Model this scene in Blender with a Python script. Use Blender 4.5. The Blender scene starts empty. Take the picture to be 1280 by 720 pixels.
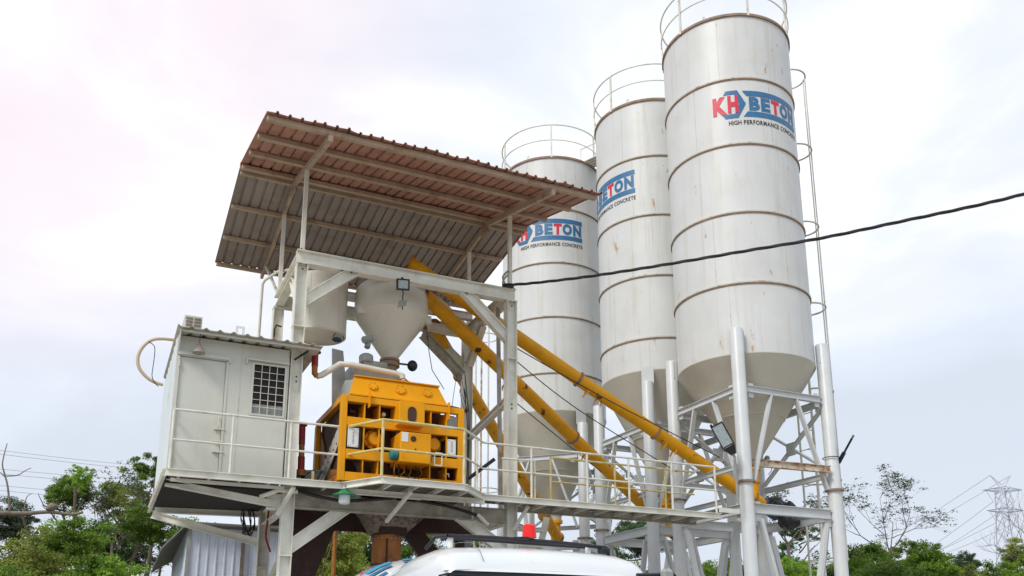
import bpy, bmesh, math, random
from mathutils import Vector, Matrix, noise
random.seed(7)
R_ = math.radians
PI = math.pi
H = 1.6                       # eye height; all z below are metres above the eye, the builder adds H
# ------------------------------------------------------------------ camera, world, sun, exposure
sc = bpy.context.scene
F, PX, PY = 1113.24, 647.08, 552.84
PITCH, ROLL, YAW = 0.23906, -0.00222, 0.43844
fw = Vector((math.sin(YAW)*math.cos(PITCH), math.cos(YAW)*math.cos(PITCH), math.sin(PITCH)))
rt = Vector((math.cos(YAW), -math.sin(YAW), 0)); up = rt.cross(fw)
rt2 = rt*math.cos(ROLL)+up*math.sin(ROLL); up2 = -rt*math.sin(ROLL)+up*math.cos(ROLL)
cam = bpy.data.cameras.new('camera'); co = bpy.data.objects.new('camera', cam)
sc.collection.objects.link(co)
m = Matrix((rt2, up2, -fw)).transposed().to_4x4(); m.translation = Vector((0, 0, H)); co.matrix_world = m
cam.sensor_fit = 'HORIZONTAL'; cam.sensor_width = 36; cam.lens = F*36/1280
cam.shift_x = -(PX-640)/1280; cam.shift_y = (PY-360)/1280
cam.clip_start = .1; cam.clip_end = 3000
sc.camera = co
SUN_AZ, SUN_EL = R_(-118), R_(46)          # veiled sun high on the left
w = bpy.data.worlds.new('World'); sc.world = w; w.use_nodes = True
nt = w.node_tree; nt.nodes.clear()
def N(t, **k):
    n = nt.nodes.new(t)
    for a, b in k.items():
        if a in n.inputs: n.inputs[a].default_value = b
        else: setattr(n, a, b)
    return n
def LK(a, b): nt.links.new(a, b)
out = N('ShaderNodeOutputWorld'); tc = N('ShaderNodeTexCoord')
sky = N('ShaderNodeTexSky', sky_type='NISHITA', sun_disc=False, sun_elevation=SUN_EL, sun_rotation=SUN_AZ)
b1 = N('ShaderNodeBackground'); b1.inputs[1].default_value = .1; LK(sky.outputs[0], b1.inputs[0])
mp = N('ShaderNodeMapping'); mp.inputs['Scale'].default_value = (1, 1, 2.2); mp.inputs['Location'].default_value = (4.3, .7, 1.9); LK(tc.outputs['Generated'], mp.inputs['Vector'])
n1 = N('ShaderNodeTexNoise'); n1.inputs['Scale'].default_value = 2.3; n1.inputs['Detail'].default_value = 7; n1.inputs['Roughness'].default_value = .5; n1.inputs['Distortion'].default_value = .4
LK(mp.outputs[0], n1.inputs['Vector'])
sep = N('ShaderNodeSeparateXYZ'); LK(tc.outputs['Generated'], sep.inputs[0])
# thin bright cloud high up and ahead, greyer blue cloud low down
def M(op, a, b=None, c=None):
    n = N('ShaderNodeMath', operation=op)
    for i, v in enumerate((a, b, c)):
        if v is None: continue
        if isinstance(v, (int, float)): n.inputs[i].default_value = v
        else: LK(v, n.inputs[i])
    return n.outputs[0]
sq = M('ADD', M('MULTIPLY', n1.outputs[0], 1.9), M('MULTIPLY_ADD', sep.outputs[2], .42, -.62))
sq = M('ADD', sq, M('MULTIPLY', sep.outputs[0], .10))
wd_ = Vector((math.sin(R_(22))*math.cos(R_(34)), math.cos(R_(22))*math.cos(R_(34)), math.sin(R_(34))))   # thinnest cloud
dw = N('ShaderNodeVectorMath', operation='DOT_PRODUCT'); LK(tc.outputs['Generated'], dw.inputs[0]); dw.inputs[1].default_value = wd_
gw = N('ShaderNodeMapRange', interpolation_type='SMOOTHSTEP'); LK(dw.outputs['Value'], gw.inputs[0]); gw.inputs[1].default_value = .72; gw.inputs[2].default_value = .98; gw.inputs[3].default_value = 0; gw.inputs[4].default_value = .22
sq = M('ADD', sq, gw.outputs[0])
cr = N('ShaderNodeValToRGB'); LK(sq, cr.inputs[0])
e = cr.color_ramp.elements
e[0].position = .40; e[0].color = (.53, .57, .64, 1)
e[1].position = .97; e[1].color = (.85, .86, .885, 1)
x = e.new(.60); x.color = (.58, .63, .71, 1)
x = e.new(.82); x.color = (.69, .72, .77, 1)
# rosy lens-flare tint painted into the cloud colour at upper left
sd = Vector((math.sin(R_(-12))*math.cos(R_(40)), math.cos(R_(-12))*math.cos(R_(40)), math.sin(R_(40))))
dp = N('ShaderNodeVectorMath', operation='DOT_PRODUCT'); LK(tc.outputs['Generated'], dp.inputs[0]); dp.inputs[1].default_value = sd
gl = N('ShaderNodeMapRange', interpolation_type='SMOOTHSTEP'); LK(dp.outputs['Value'], gl.inputs[0])
gl.inputs[1].default_value = .87; gl.inputs[2].default_value = 1.0; gl.inputs[3].default_value = 0; gl.inputs[4].default_value = .45
mx = N('ShaderNodeMixRGB'); mx.inputs[2].default_value = (.88, .66, .68, 1); LK(gl.outputs[0], mx.inputs[0]); LK(cr.outputs[0], mx.inputs[1])
b2 = N('ShaderNodeBackground'); b2.inputs[1].default_value = 1; LK(mx.outputs[0], b2.inputs[0])
ms = N('ShaderNodeMixShader'); ms.inputs[0].default_value = .93; LK(b1.outputs[0], ms.inputs[1]); LK(b2.outputs[0], ms.inputs[2]); LK(ms.outputs[0], out.inputs[0])
sl = bpy.data.lights.new('sun', 'SUN'); sl.energy = 1.7; sl.angle = R_(18); sl.color = (1, .96, .9)
so = bpy.data.objects.new('sun', sl); sc.collection.objects.link(so)
so.rotation_euler = Vector((math.sin(SUN_AZ)*math.cos(SUN_EL), math.cos(SUN_AZ)*math.cos(SUN_EL), math.sin(SUN_EL))).to_track_quat('Z', 'Y').to_euler()
sc.view_settings.view_transform = 'Standard'; sc.view_settings.look = 'None'
sc.view_settings.exposure = .50; sc.view_settings.gamma = 1; sc.view_settings.use_curve_mapping = False
sc.cycles.max_bounces = 6; sc.cycles.transparent_max_bounces = 6
COL = sc.collection

# ------------------------------------------------------------------ materials
def mat(name, base, rough=.5, metal=0, var=.12, scale=3, dirt=None, dirt_amt=.5, dirt_scale=4, dirt_lo=.55, dirt_hi=.7,
        streak=None, streak_amt=.4, streak_scale=(9, 9, .35), streak_lo=.55, streak_hi=.75, chips=None, chip_scale=14, chip_lo=.68, rust=None, rust_scale=(2,2,2), rust_lo=.7,
        bump=0, bump_scale=30, emit=0, spec=.5, coat=0):
    m = bpy.data.materials.new(name); m.use_nodes = True
    global nt
    keep = nt; nt = m.node_tree
    bs = nt.nodes['Principled BSDF']; tc = N('ShaderNodeTexCoord')
    geo = N('ShaderNodeNewGeometry')
    bs.inputs['Roughness'].default_value = rough; bs.inputs['Metallic'].default_value = metal
    bs.inputs['Specular IOR Level'].default_value = spec; bs.inputs['Coat Weight'].default_value = coat
    base = (*base, 1)
    n = N('ShaderNodeTexNoise'); n.inputs['Scale'].default_value = scale; n.inputs['Detail'].default_value = 5; LK(geo.outputs['Position'], n.inputs['Vector'])
    mr = N('ShaderNodeMapRange'); LK(n.outputs[0], mr.inputs[0]); mr.inputs[1].default_value = .3; mr.inputs[2].default_value = .7
    mr.inputs[3].default_value = 1-var; mr.inputs[4].default_value = 1+var*.6
    mu = N('ShaderNodeMixRGB', blend_type='MULTIPLY'); mu.inputs[0].default_value = 1; mu.inputs[1].default_value = base; LK(mr.outputs[0], mu.inputs[2])
    c = mu.outputs[0]
    def layer(c, col, amt, sc3, lo, hi, seed=0, detail=6):
        mp = N('ShaderNodeMapping'); mp.inputs['Scale'].default_value = sc3; mp.inputs['Location'].default_value = (seed, seed*2, seed*3)
        LK(geo.outputs['Position'], mp.inputs['Vector'])
        q = N('ShaderNodeTexNoise'); q.inputs['Scale'].default_value = 1; q.inputs['Detail'].default_value = detail; q.inputs['Roughness'].default_value = .62; LK(mp.outputs[0], q.inputs['Vector'])
        r = N('ShaderNodeMapRange'); LK(q.outputs[0], r.inputs[0]); r.inputs[1].default_value = lo; r.inputs[2].default_value = hi; r.inputs[3].default_value = 0; r.inputs[4].default_value = amt
        x = N('ShaderNodeMixRGB'); LK(r.outputs[0], x.inputs[0]); LK(c, x.inputs[1]); x.inputs[2].default_value = (*col, 1)
        return x.outputs[0]
    if dirt: c = layer(c, dirt, dirt_amt, (dirt_scale,)*3, dirt_lo, dirt_hi, 3)
    if streak: c = layer(c, streak, streak_amt, streak_scale, streak_lo, streak_hi, 11)
    if rust: c = layer(c, rust, .85, rust_scale, rust_lo, rust_lo+.07, 41, 9)
    if chips: c = layer(c, chips, .95, (chip_scale,)*3, chip_lo, chip_lo+.03, 23)
    LK(c, bs.inputs['Base Color'])
    if bump:
        q = N('ShaderNodeTexNoise'); q.inputs['Scale'].default_value = bump_scale; q.inputs['Detail'].default_value = 3; LK(geo.outputs['Position'], q.inputs['Vector'])
        bb = N('ShaderNodeBump'); bb.inputs['Strength'].default_value = min(1, bump); bb.inputs['Distance'].default_value = .02; LK(q.outputs[0], bb.inputs['Height']); LK(bb.outputs[0], bs.inputs['Normal'])
    if emit:
        LK(c, bs.inputs['Emission Color']); bs.inputs['Emission Strength'].default_value = emit
    nt = keep
    return m
RUST = (.20, .075, .025)
M_silo = mat('silo paint', (.655, .665, .65), .42, var=.06, scale=1.2, dirt=(.52, .49, .40), dirt_amt=.45, dirt_scale=1.1, dirt_lo=.5, dirt_hi=.8,
             streak=(.46, .41, .31), streak_amt=.6, streak_scale=(6, 6, .28), streak_lo=.53, streak_hi=.78, chips=(.10, .085, .07), chip_scale=8, chip_lo=.71, rust=(.42, .20, .05), rust_scale=(2.8, 2.8, 1.3), rust_lo=.655, bump=.12, bump_scale=1.6)
M_silorust = mat('seam rust', (.33, .22, .15), .8, var=.3, scale=4, dirt=(.12, .06, .035), dirt_scale=6)
M_ring = mat('ring paint', (.60, .575, .50), .5, var=.1, dirt=RUST, dirt_amt=.7, dirt_scale=5, dirt_lo=.56, dirt_hi=.7)
M_steel = mat('cream steel paint', (.78, .775, .69), .45, var=.08, scale=5, dirt=(.45, .39, .27), dirt_amt=.55, dirt_scale=2.4, dirt_lo=.5, dirt_hi=.75, chips=(.15, .08, .04), chip_scale=13, chip_lo=.72)
M_leg = mat('silo leg paint', (.60, .625, .63), .4, var=.06, scale=3, dirt=(.5, .47, .38), dirt_amt=.5, dirt_scale=1.6, dirt_lo=.5, dirt_hi=.75, chips=(.13, .10, .07), chip_scale=10, chip_lo=.70)
M_rusty = mat('rusted white beam', (.58, .52, .42), .7, var=.15, dirt=(.36, .16, .05), dirt_amt=.9, dirt_scale=6, dirt_lo=.48, dirt_hi=.58)
M_rail = mat('rail paint', (.72, .71, .62), .45, var=.1, scale=6, dirt=(.45, .30, .10), dirt_amt=.6, dirt_scale=5, dirt_lo=.55, dirt_hi=.68)
M_railyel = mat('yellow rail paint', (.62, .50, .16), .45, var=.15, scale=5, dirt=(.7, .68, .6), dirt_amt=.7, dirt_scale=5, dirt_lo=.5, dirt_hi=.6)
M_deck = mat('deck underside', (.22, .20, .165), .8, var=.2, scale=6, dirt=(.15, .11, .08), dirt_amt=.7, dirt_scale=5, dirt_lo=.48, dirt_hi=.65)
M_deckl = mat('weathered shaded cream steel', (.44, .42, .35), .7, var=.2, scale=5, dirt=(.20, .15, .10), dirt_amt=.7, dirt_scale=4, dirt_lo=.46, dirt_hi=.68)  # weathering plus underside shade, both put into the darker colour
M_cabin = mat('cabin paint', (.62, .63, .555), .45, var=.05, scale=2, dirt=(.52, .48, .36), dirt_amt=.5, dirt_scale=1.2, dirt_lo=.5, dirt_hi=.8, streak=(.5, .48, .4), streak_amt=.3)
M_cabside = mat('cabin side sheet', (.62, .68, .68), .4, var=.06, scale=2)
M_yellow = mat('yellow machine paint', (.80, .345, .004), .45, spec=.22, var=.08, scale=3, dirt=(.42, .20, .03), dirt_amt=.45, dirt_scale=3, dirt_lo=.55, dirt_hi=.75, chips=(.05, .03, .02), chip_scale=16, chip_lo=.73)
M_screw = mat('screw tube paint', (.80, .37, .006), .4, spec=.25, var=.12, scale=2.5, dirt=(.40, .19, .03), dirt_amt=.5, dirt_scale=2, dirt_lo=.52, dirt_hi=.7, chips=(.045, .02, .012), chip_scale=3.6, chip_lo=.625)
M_orange = mat('orange brown paint', (.42, .17, .02), .55, var=.2, scale=4, dirt=(.10, .03, .015), dirt_amt=.7, dirt_scale=3, dirt_lo=.45, dirt_hi=.65)
M_inner = mat('shaded inner orange', (.10, .03, .006), .6, var=.3, scale=4, dirt=(.06, .02, .01), dirt_amt=.8, dirt_scale=4, dirt_lo=.42, dirt_hi=.6)  # recess shade put into the colour: orange paint much darkened
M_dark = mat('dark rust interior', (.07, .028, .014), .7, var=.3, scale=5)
M_brown = mat('dark oxide steel', (.040, .014, .010), .65, var=.25, scale=4, dirt=(.09, .045, .03), dirt_amt=.5, dirt_scale=5)
M_pipe = mat('rust orange chute', (.40, .15, .035), .7, var=.2, scale=3, dirt=(.12, .035, .02), dirt_amt=.8, dirt_scale=3, dirt_lo=.48, dirt_hi=.6, streak=(.5, .33, .18), streak_amt=.35)
M_mud = mat('dried slurry', (.28, .235, .19), .95, var=.35, scale=14, dirt=(.10, .05, .035), dirt_amt=.8, dirt_scale=16, dirt_lo=.5, dirt_hi=.6, bump=1, bump_scale=25)
M_black = mat('black plastic', (.012, .012, .016), .4, var=.2)
M_black2 = mat('dark sealant', (.20, .20, .20), .7, var=.4, scale=20)
M_cable = mat('cable rubber', (.018, .012, .014), .45, var=.3)
M_grey = mat('grey steel', (.30, .32, .30), .55, var=.15, scale=4, dirt=(.16, .13, .1), dirt_amt=.5, dirt_scale=4)
M_red = mat('red hose', (.30, .015, .022), .55, var=.25, scale=12, dirt=(.3, .2, .18), dirt_amt=.4, dirt_scale=9)
M_roofr = mat('roof sheet red brown', (.46, .23, .17), .55, var=.12, scale=2, dirt=(.17, .075, .05), dirt_amt=.6, dirt_scale=2, dirt_lo=.5, dirt_hi=.72)
M_roofg = mat('roof sheet grey brown', (.33, .275, .245), .5, var=.12, scale=2, dirt=(.12, .085, .07), dirt_amt=.5, dirt_scale=2, dirt_lo=.5, dirt_hi=.75)
M_purlin = mat('purlin paint', (.48, .36, .26), .55, var=.12, scale=4, dirt=(.24, .12, .06), dirt_amt=.6, dirt_scale=4, dirt_lo=.52, dirt_hi=.7)
M_glass = mat('dark glass', (.015, .018, .02), .08, var=.1, spec=.8)
M_pane = mat('dark pane', (.022, .014, .012), .35, var=.4, scale=9, spec=.25)
M_shield = mat('windscreen glass', (.02, .055, .06), .06, var=.1, spec=.8)
M_white = mat('white truck paint', (.70, .73, .745), .25, var=.03, scale=1.5, coat=.6, dirt=(.45, .45, .42), dirt_amt=.5, dirt_scale=7, dirt_lo=.68, dirt_hi=.76)
M_plate = mat('white plate', (.78, .78, .76), .4, var=.05)
M_blue = mat('logo blue', (.030, .155, .33), .45, var=.12, scale=6)
M_logored = mat('logo red', (.66, .012, .05), .45, var=.1)
M_ink = mat('logo black', (.03, .02, .03), .5, var=.2)
M_teal = mat('teal motor', (.02, .22, .24), .45, var=.15, dirt=(.1, .12, .1), dirt_scale=9)
M_green = mat('green lamp shade', (.02, .22, .09), .35, var=.1)
M_globe = mat('frosted globe', (.75, .80, .80), .3, var=.03)
M_lamp = mat('flood lens', (.38, .46, .48), .2, var=.2, scale=20, spec=.8)
M_beacon = mat('red beacon lens', (.85, .012, .008), .15, var=.06, emit=0)
M_shed = mat('shed sheet', (.62, .68, .78), .4, var=.06, scale=3, dirt=(.4, .4, .42), dirt_amt=.4, dirt_scale=3)
M_shedroof = mat('shed roof', (.16, .145, .125), .7, var=.15)
M_navy = mat('navy motor wrap', (.03, .05, .12), .5, var=.3, scale=12)
M_tarp = mat('black plastic wrap', (.012, .014, .018), .3, var=.3, scale=9, bump=1, bump_scale=9)
M_beige = mat('beige hose', (.60, .48, .33), .6, var=.1)
M_bark = mat('bark', (.13, .10, .075), .9, var=.3, scale=9, dirt=(.22, .2, .16), dirt_amt=.6, dirt_scale=6)
M_wood = mat('grey dead wood', (.24, .19, .15), .9, var=.3, scale=9)
M_ground = mat('wet gravel ground', (.24, .21, .17), .9, var=.25, scale=.6, dirt=(.14, .12, .10), dirt_amt=.7, dirt_scale=.5)
M_far = mat('hill scrub', (.06, .09, .035), .95, var=.4, scale=.4, dirt=(.16, .15, .12), dirt_amt=.7, dirt_scale=.25)
M_pylon = mat('hazed galvanised steel', (.50, .53, .60), .6, var=.1)  # distance haze put into the colour, paler and bluer steel
def leafmat(name, a, b):
    m = bpy.data.materials.new(name); m.use_nodes = True
    global nt
    keep = nt; nt = m.node_tree
    bs = nt.nodes['Principled BSDF']; g = N('ShaderNodeNewGeometry')
    r = N('ShaderNodeValToRGB'); LK(g.outputs['Random Per Island'], r.inputs[0])
    r.color_ramp.elements[0].color = (*a, 1); r.color_ramp.elements[1].color = (*b, 1)
    q = N('ShaderNodeTexNoise'); q.inputs['Scale'].default_value = .55; LK(g.outputs['Position'], q.inputs['Vector'])
    mr = N('ShaderNodeMapRange'); LK(q.outputs[0], mr.inputs[0]); mr.inputs[1].default_value = .35; mr.inputs[2].default_value = .65; mr.inputs[3].default_value = .6; mr.inputs[4].default_value = 1.35
    mu = N('ShaderNodeMixRGB', blend_type='MULTIPLY'); mu.inputs[0].default_value = 1; LK(r.outputs[0], mu.inputs[1]); LK(mr.outputs[0], mu.inputs[2])
    LK(mu.outputs[0], bs.inputs['Base Color']); bs.inputs['Roughness'].default_value = .55
    tr = N('ShaderNodeBsdfTranslucent'); LK(mu.outputs[0], tr.inputs[0])
    mix = N('ShaderNodeMixShader'); mix.inputs[0].default_value = .42
    o = nt.nodes['Material Output']; LK(bs.outputs[0], mix.inputs[1]); LK(tr.outputs[0], mix.inputs[2]); LK(mix.outputs[0], o.inputs[0])
    nt = keep
    return m
L_bright = leafmat('bright leaf', (.12, .28, .025), (.34, .48, .06))
L_olive = leafmat('olive leaf', (.17, .24, .03), (.40, .44, .08))
L_dark = leafmat('dark leaf', (.04, .09, .03), (.11, .18, .06))
L_mid = leafmat('mid leaf', (.08, .165, .022), (.23, .34, .05))
L_grey = leafmat('greyish leaf', (.06, .09, .06), (.13, .17, .10))

# ------------------------------------------------------------------ mesh helpers
class MB:
    def __init__(s): s.v = []; s.f = []; s.m = []; s.cur = 0
    def add(s, vs, fs):
        k = len(s.v); s.v += [tuple(v) for v in vs]; s.f += [tuple(i+k for i in f) for f in fs]; s.m += [s.cur]*len(fs); return s
    def box(s, a, b):
        x0, y0, z0 = a; x1, y1, z1 = b
        return s.add([(x0,y0,z0),(x1,y0,z0),(x1,y1,z0),(x0,y1,z0),(x0,y0,z1),(x1,y0,z1),(x1,y1,z1),(x0,y1,z1)],
                     [(0,3,2,1),(4,5,6,7),(0,1,5,4),(1,2,6,5),(2,3,7,6),(3,0,4,7)])
    def cbox(s, a, b, c=.01):      # box with chamfered edges
        bm = bmesh.new(); x0, y0, z0 = a; x1, y1, z1 = b
        bmesh.ops.create_cube(bm, size=1, matrix=Matrix.Translation(((x0+x1)/2,(y0+y1)/2,(z0+z1)/2)) @ Matrix.Diagonal((x1-x0,y1-y0,z1-z0,1)))
        bmesh.ops.bevel(bm, geom=bm.edges[:], offset=c, segments=1, affect='EDGES')
        bm.verts.index_update(); s.add([v.co[:] for v in bm.verts], [[v.index for v in f.verts] for f in bm.faces]); bm.free(); return s
    def prism(s, poly, d):          # closed polygon of 3D points, extruded by vector d
        n = len(poly); d = Vector(d); p = [Vector(q) for q in poly]
        return s.add([q[:] for q in p]+[(q+d)[:] for q in p], [tuple(range(n)), tuple(range(2*n-1, n-1, -1))]+[(i, (i+1)%n, n+(i+1)%n, n+i) for i in range(n)])
    def sweep(s, prof, p, q, upv):  # profile (side, up) swept from p to q
        p = Vector(p); q = Vector(q); d = (q-p).normalized(); u = Vector(upv); u = (u-d*u.dot(d)).normalized(); sd = d.cross(u)
        n = len(prof); A = [p+sd*a+u*b for a, b in prof]; B = [q+sd*a+u*b for a, b in prof]
        return s.add([v[:] for v in A+B], [(i, (i+1)%n, n+(i+1)%n, n+i) for i in range(n)]+[tuple(range(n)), tuple(range(2*n-1, n-1, -1))])
    def bar(s, p, q, w_, h_, upv=(0,0,1)):
        return s.sweep([(-w_/2,-h_/2),(w_/2,-h_/2),(w_/2,h_/2),(-w_/2,h_/2)], p, q, upv)
    def ibeam(s, p, q, w_, h_, upv=(0,0,1), t=.014):
        a, b, c = w_/2, h_/2, t/2; k = t
        return s.sweep([(-a,-b),(a,-b),(a,-b+k),(c,-b+k),(c,b-k),(a,b-k),(a,b),(-a,b),(-a,b-k),(-c,b-k),(-c,-b+k),(-a,-b+k)], p, q, upv)
    def tube(s, pts, r, n=8, closed=False, caps=True):
        P = [Vector(p) for p in pts]; L = len(P); rings = []; base = len(s.v)
        ref = None; vs = []
        for i in range(L):
            if closed: t = (P[(i+1)%L]-P[i-1]).normalized()
            else: t = (P[min(i+1,L-1)]-P[max(i-1,0)]).normalized()
            if ref is None:
                ref = Vector((0,0,1)) if abs(t.z) < .9 else Vector((1,0,0))
            u = (ref-t*ref.dot(t)).normalized(); v = t.cross(u); ref = u
            rr = r[i] if isinstance(r, (list, tuple)) else r
            vs += [(P[i]+(u*math.cos(2*PI*k/n)+v*math.sin(2*PI*k/n))*rr)[:] for k in range(n)]
        fs = []
        for i in range(L if closed else L-1):
            j = (i+1)%L
            fs += [(i*n+k, i*n+(k+1)%n, j*n+(k+1)%n, j*n+k) for k in range(n)]
        if caps and not closed: fs += [tuple(range(n-1,-1,-1)), tuple((L-1)*n+k for k in range(n))]
        return s.add(vs, fs)
    def lathe(s, prof, c, n=32, a0=0, a1=2*PI, axis=None):   # prof [(r, z)], c centre (x,y) in the plane; axis: Matrix for other axes
        full = abs(a1-a0-2*PI) < 1e-6; m_ = n if full else n+1; vs = []
        for r, z in prof:
            for k in range(m_):
                a = a0+(a1-a0)*k/n; v = Vector((r*math.cos(a), r*math.sin(a), z))
                vs.append((axis @ v)[:] if axis else (c[0]+v.x, c[1]+v.y, v.z))
        fs = []
        for i in range(len(prof)-1):
            for k in range(n):
                j = (k+1) % m_
                fs.append((i*m_+k, i*m_+j, (i+1)*m_+j, (i+1)*m_+k))
        return s.add(vs, fs)
    def disc(s, p, d, r, depth, n=20, chamfer=0):   # solid cylinder along d from p
        p = Vector(p); d = Vector(d).normalized(); ax = Matrix.Translation(p) @ d.to_track_quat('Z', 'Y').to_matrix().to_4x4()
        c = chamfer
        return s.lathe([(0,0),(r-c,0),(r,c),(r,depth-c),(r-c,depth),(0,depth)], None, n, axis=ax)
    def sphere(s, c, r, n=12, sq=(1,1,1)):
        return s.add(*_sph(c, r, n, sq))
    def build(s, name, m_, parent=None, label=None, cat=None, group=None, kind=None, smooth=False, recalc=True, at=None):
        me = bpy.data.meshes.new(name)
        o = bpy.data.objects.new(name, me); COL.objects.link(o)
        if parent is not None: org = WORG[parent.name]; o.parent = parent; WORG[o.name] = org
        else:
            if at is None:
                lo = [min(v[i] for v in s.v) for i in range(3)]; hi = [max(v[i] for v in s.v) for i in range(3)]
                at = ((lo[0]+hi[0])/2, (lo[1]+hi[1])/2, lo[2])
            org = Vector(at)+Vector((0,0,H)); o.location = org; WORG[o.name] = org
        off = Vector((0,0,H))-org
        me.from_pydata([(Vector(v)+off)[:] for v in s.v], [], s.f)
        for q in (m_ if isinstance(m_, (list, tuple)) else [m_]): me.materials.append(q)
        me.polygons.foreach_set('material_index', s.m)
        if recalc:
            bm = bmesh.new(); bm.from_mesh(me); bmesh.ops.remove_doubles(bm, verts=bm.verts, dist=1e-5); bmesh.ops.recalc_face_normals(bm, faces=bm.faces); bm.to_mesh(me); bm.free()
        if smooth: me.shade_smooth() if smooth is True else me.shade_auto_smooth(angle=smooth) if hasattr(me, 'shade_auto_smooth') else smooth_by(me, smooth)
        me.update()
        if label: o['label'] = label
        if cat: o['category'] = cat
        if group: o['group'] = group
        if kind: o['kind'] = kind
        return o
def smooth_by(me, ang):
    me.shade_smooth(); bm = bmesh.new(); bm.from_mesh(me)
    for e in bm.edges:
        e.smooth = not (len(e.link_faces) == 2 and e.calc_face_angle(0) > ang)
    bm.to_mesh(me); bm.free()
SM = R_(35)
def _sph(c, r, n, sq):
    vs = [(c[0], c[1], c[2]-r*sq[2])]; fs = []
    for i in range(1, n):
        a = PI*i/n
        for k in range(2*n):
            b = PI*k/n; vs.append((c[0]+r*sq[0]*math.sin(a)*math.cos(b), c[1]+r*sq[1]*math.sin(a)*math.sin(b), c[2]-r*sq[2]*math.cos(a)))
    vs.append((c[0], c[1], c[2]+r*sq[2])); m_ = 2*n
    for k in range(m_): fs.append((0, 1+(k+1)%m_, 1+k)); fs.append((len(vs)-1, 1+(n-2)*m_+k, 1+(n-2)*m_+(k+1)%m_))
    for i in range(n-2):
        for k in range(m_): fs.append((1+i*m_+k, 1+i*m_+(k+1)%m_, 1+(i+1)*m_+(k+1)%m_, 1+(i+1)*m_+k))
    return vs, fs
WORG = {}
def thing(name, label, cat, loc, group=None):
    o = bpy.data.objects.new(name, None); COL.objects.link(o); o.location = Vector(loc)+Vector((0,0,H)); o.empty_display_size = .2
    WORG[o.name] = o.location.copy(); o['label'] = label; o['category'] = cat
    if group: o['group'] = group
    return o
def box(name, a, b, m_, parent, c=0, **k):
    mb = MB(); mb.cbox(a, b, c) if c else mb.box(a, b); return mb.build(name, m_, parent, **k)
def bar(name, p, q, w_, h_, m_, parent, upv=(0,0,1), **k): return MB().bar(p, q, w_, h_, upv).build(name, m_, parent, **k)
def ib(name, p, q, w_, h_, m_, parent, upv=(0,0,1), t=.014, **k): return MB().ibeam(p, q, w_, h_, upv, t).build(name, m_, parent, **k)
def tube(name, pts, r, m_, parent=None, n=8, **k): return MB().tube(pts, r, n).build(name, m_, parent, smooth=SM, **k)
def ray(x, y): return rt2*((x-PX)/F)-up2*((y-PY)/F)+fw
def hy(x, y, Y): d = ray(x, y); return d*(Y/d.y)
def hx(x, y, X): d = ray(x, y); return d*(X/d.x)
G = -H                        # ground level

# ------------------------------------------------------------------ ground and far hill
mb = MB()
n = 40
def gx(i): t = i/n*2-1; return math.copysign(abs(t)**2.2, t)*900
def hill(x, y):
    d = math.hypot(x, y)
    return max(0, (d-70)/430)**1.2*16*(.6+.6*noise.noise(Vector((x*.006, y*.006, 0)))) if d > 70 else 0
mb.add([(gx(i), gx(j), G+hill(gx(i), gx(j))) for j in range(n+1) for i in range(n+1)], [(j*(n+1)+i, j*(n+1)+i+1, (j+1)*(n+1)+i+1, (j+1)*(n+1)+i) for j in range(n) for i in range(n)])
mb.build('ground', M_ground, kind='structure', recalc=False, at=(0,0,G))
# concrete yard slab under the plant
box('concrete_yard', (-6, -4, G-.1), (20, 30, G+.02), mat('yard concrete', (.36, .34, .31), .9, var=.2, scale=1, dirt=(.18,.16,.13), dirt_amt=.7, dirt_scale=.8), None, kind='structure')

# ------------------------------------------------------------------ text helper (logo letters as thin meshes)
FONT = None
def text_mesh(s, size=1, offset=0, spacing=1):
    cu = bpy.data.curves.new('t', 'FONT'); cu.body = s; cu.size = size; cu.offset = offset; cu.space_character = spacing; cu.resolution_u = 3
    o = bpy.data.objects.new('t', cu); COL.objects.link(o)
    dg = bpy.context.evaluated_depsgraph_get(); me = bpy.data.meshes.new_from_object(o.evaluated_get(dg))
    vs = [v.co.copy() for v in me.vertices]; fs = [tuple(p.vertices) for p in me.polygons]
    bpy.data.objects.remove(o); bpy.data.curves.remove(cu); bpy.data.meshes.remove(me)
    return vs, fs
_letters = {}
def letter(ch, bold):
    k = (ch, bold)
    if k not in _letters:
        vs, fs = text_mesh(ch, 1, bold)
        x0 = min(v.x for v in vs); x1 = max(v.x for v in vs); y0 = min(v.y for v in vs); y1 = max(v.y for v in vs)
        bm = bmesh.new(); vv = [bm.verts.new(((v.x-x0)/(x1-x0), (v.y-y0)/(y1-y0), 0)) for v in vs]
        for f in fs:
            try: bm.faces.new([vv[i] for i in f])
            except ValueError: pass
        bmesh.ops.triangulate(bm, faces=bm.faces[:]); bm.verts.index_update()
        _letters[k] = ([(v.co.x, v.co.y) for v in bm.verts], [tuple(q.index for q in f.verts) for f in bm.faces], (x1-x0)); bm.free()
    return _letters[k]
def put_letter(mb, ch, x0, x1, z0, z1, wrap, bold=.05):
    vs, fs, _ = letter(ch, bold)
    mb.add([wrap(x0+(x1-x0)*a, z0+(z1-z0)*b) for a, b in vs], fs)
def strip(mb, lo, hi, wrap, n=14):        # quad strip between two (x,z) polylines with equal count of 2 points each
    vs = []
    for i in range(n+1):
        t = i/n
        for (a, b) in (lo, hi): vs.append(wrap(a[0]+(b[0]-a[0])*t, a[1]+(b[1]-a[1])*t))
    mb.add(vs, [(2*i, 2*i+2, 2*i+3, 2*i+1) for i in range(n)])

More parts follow.
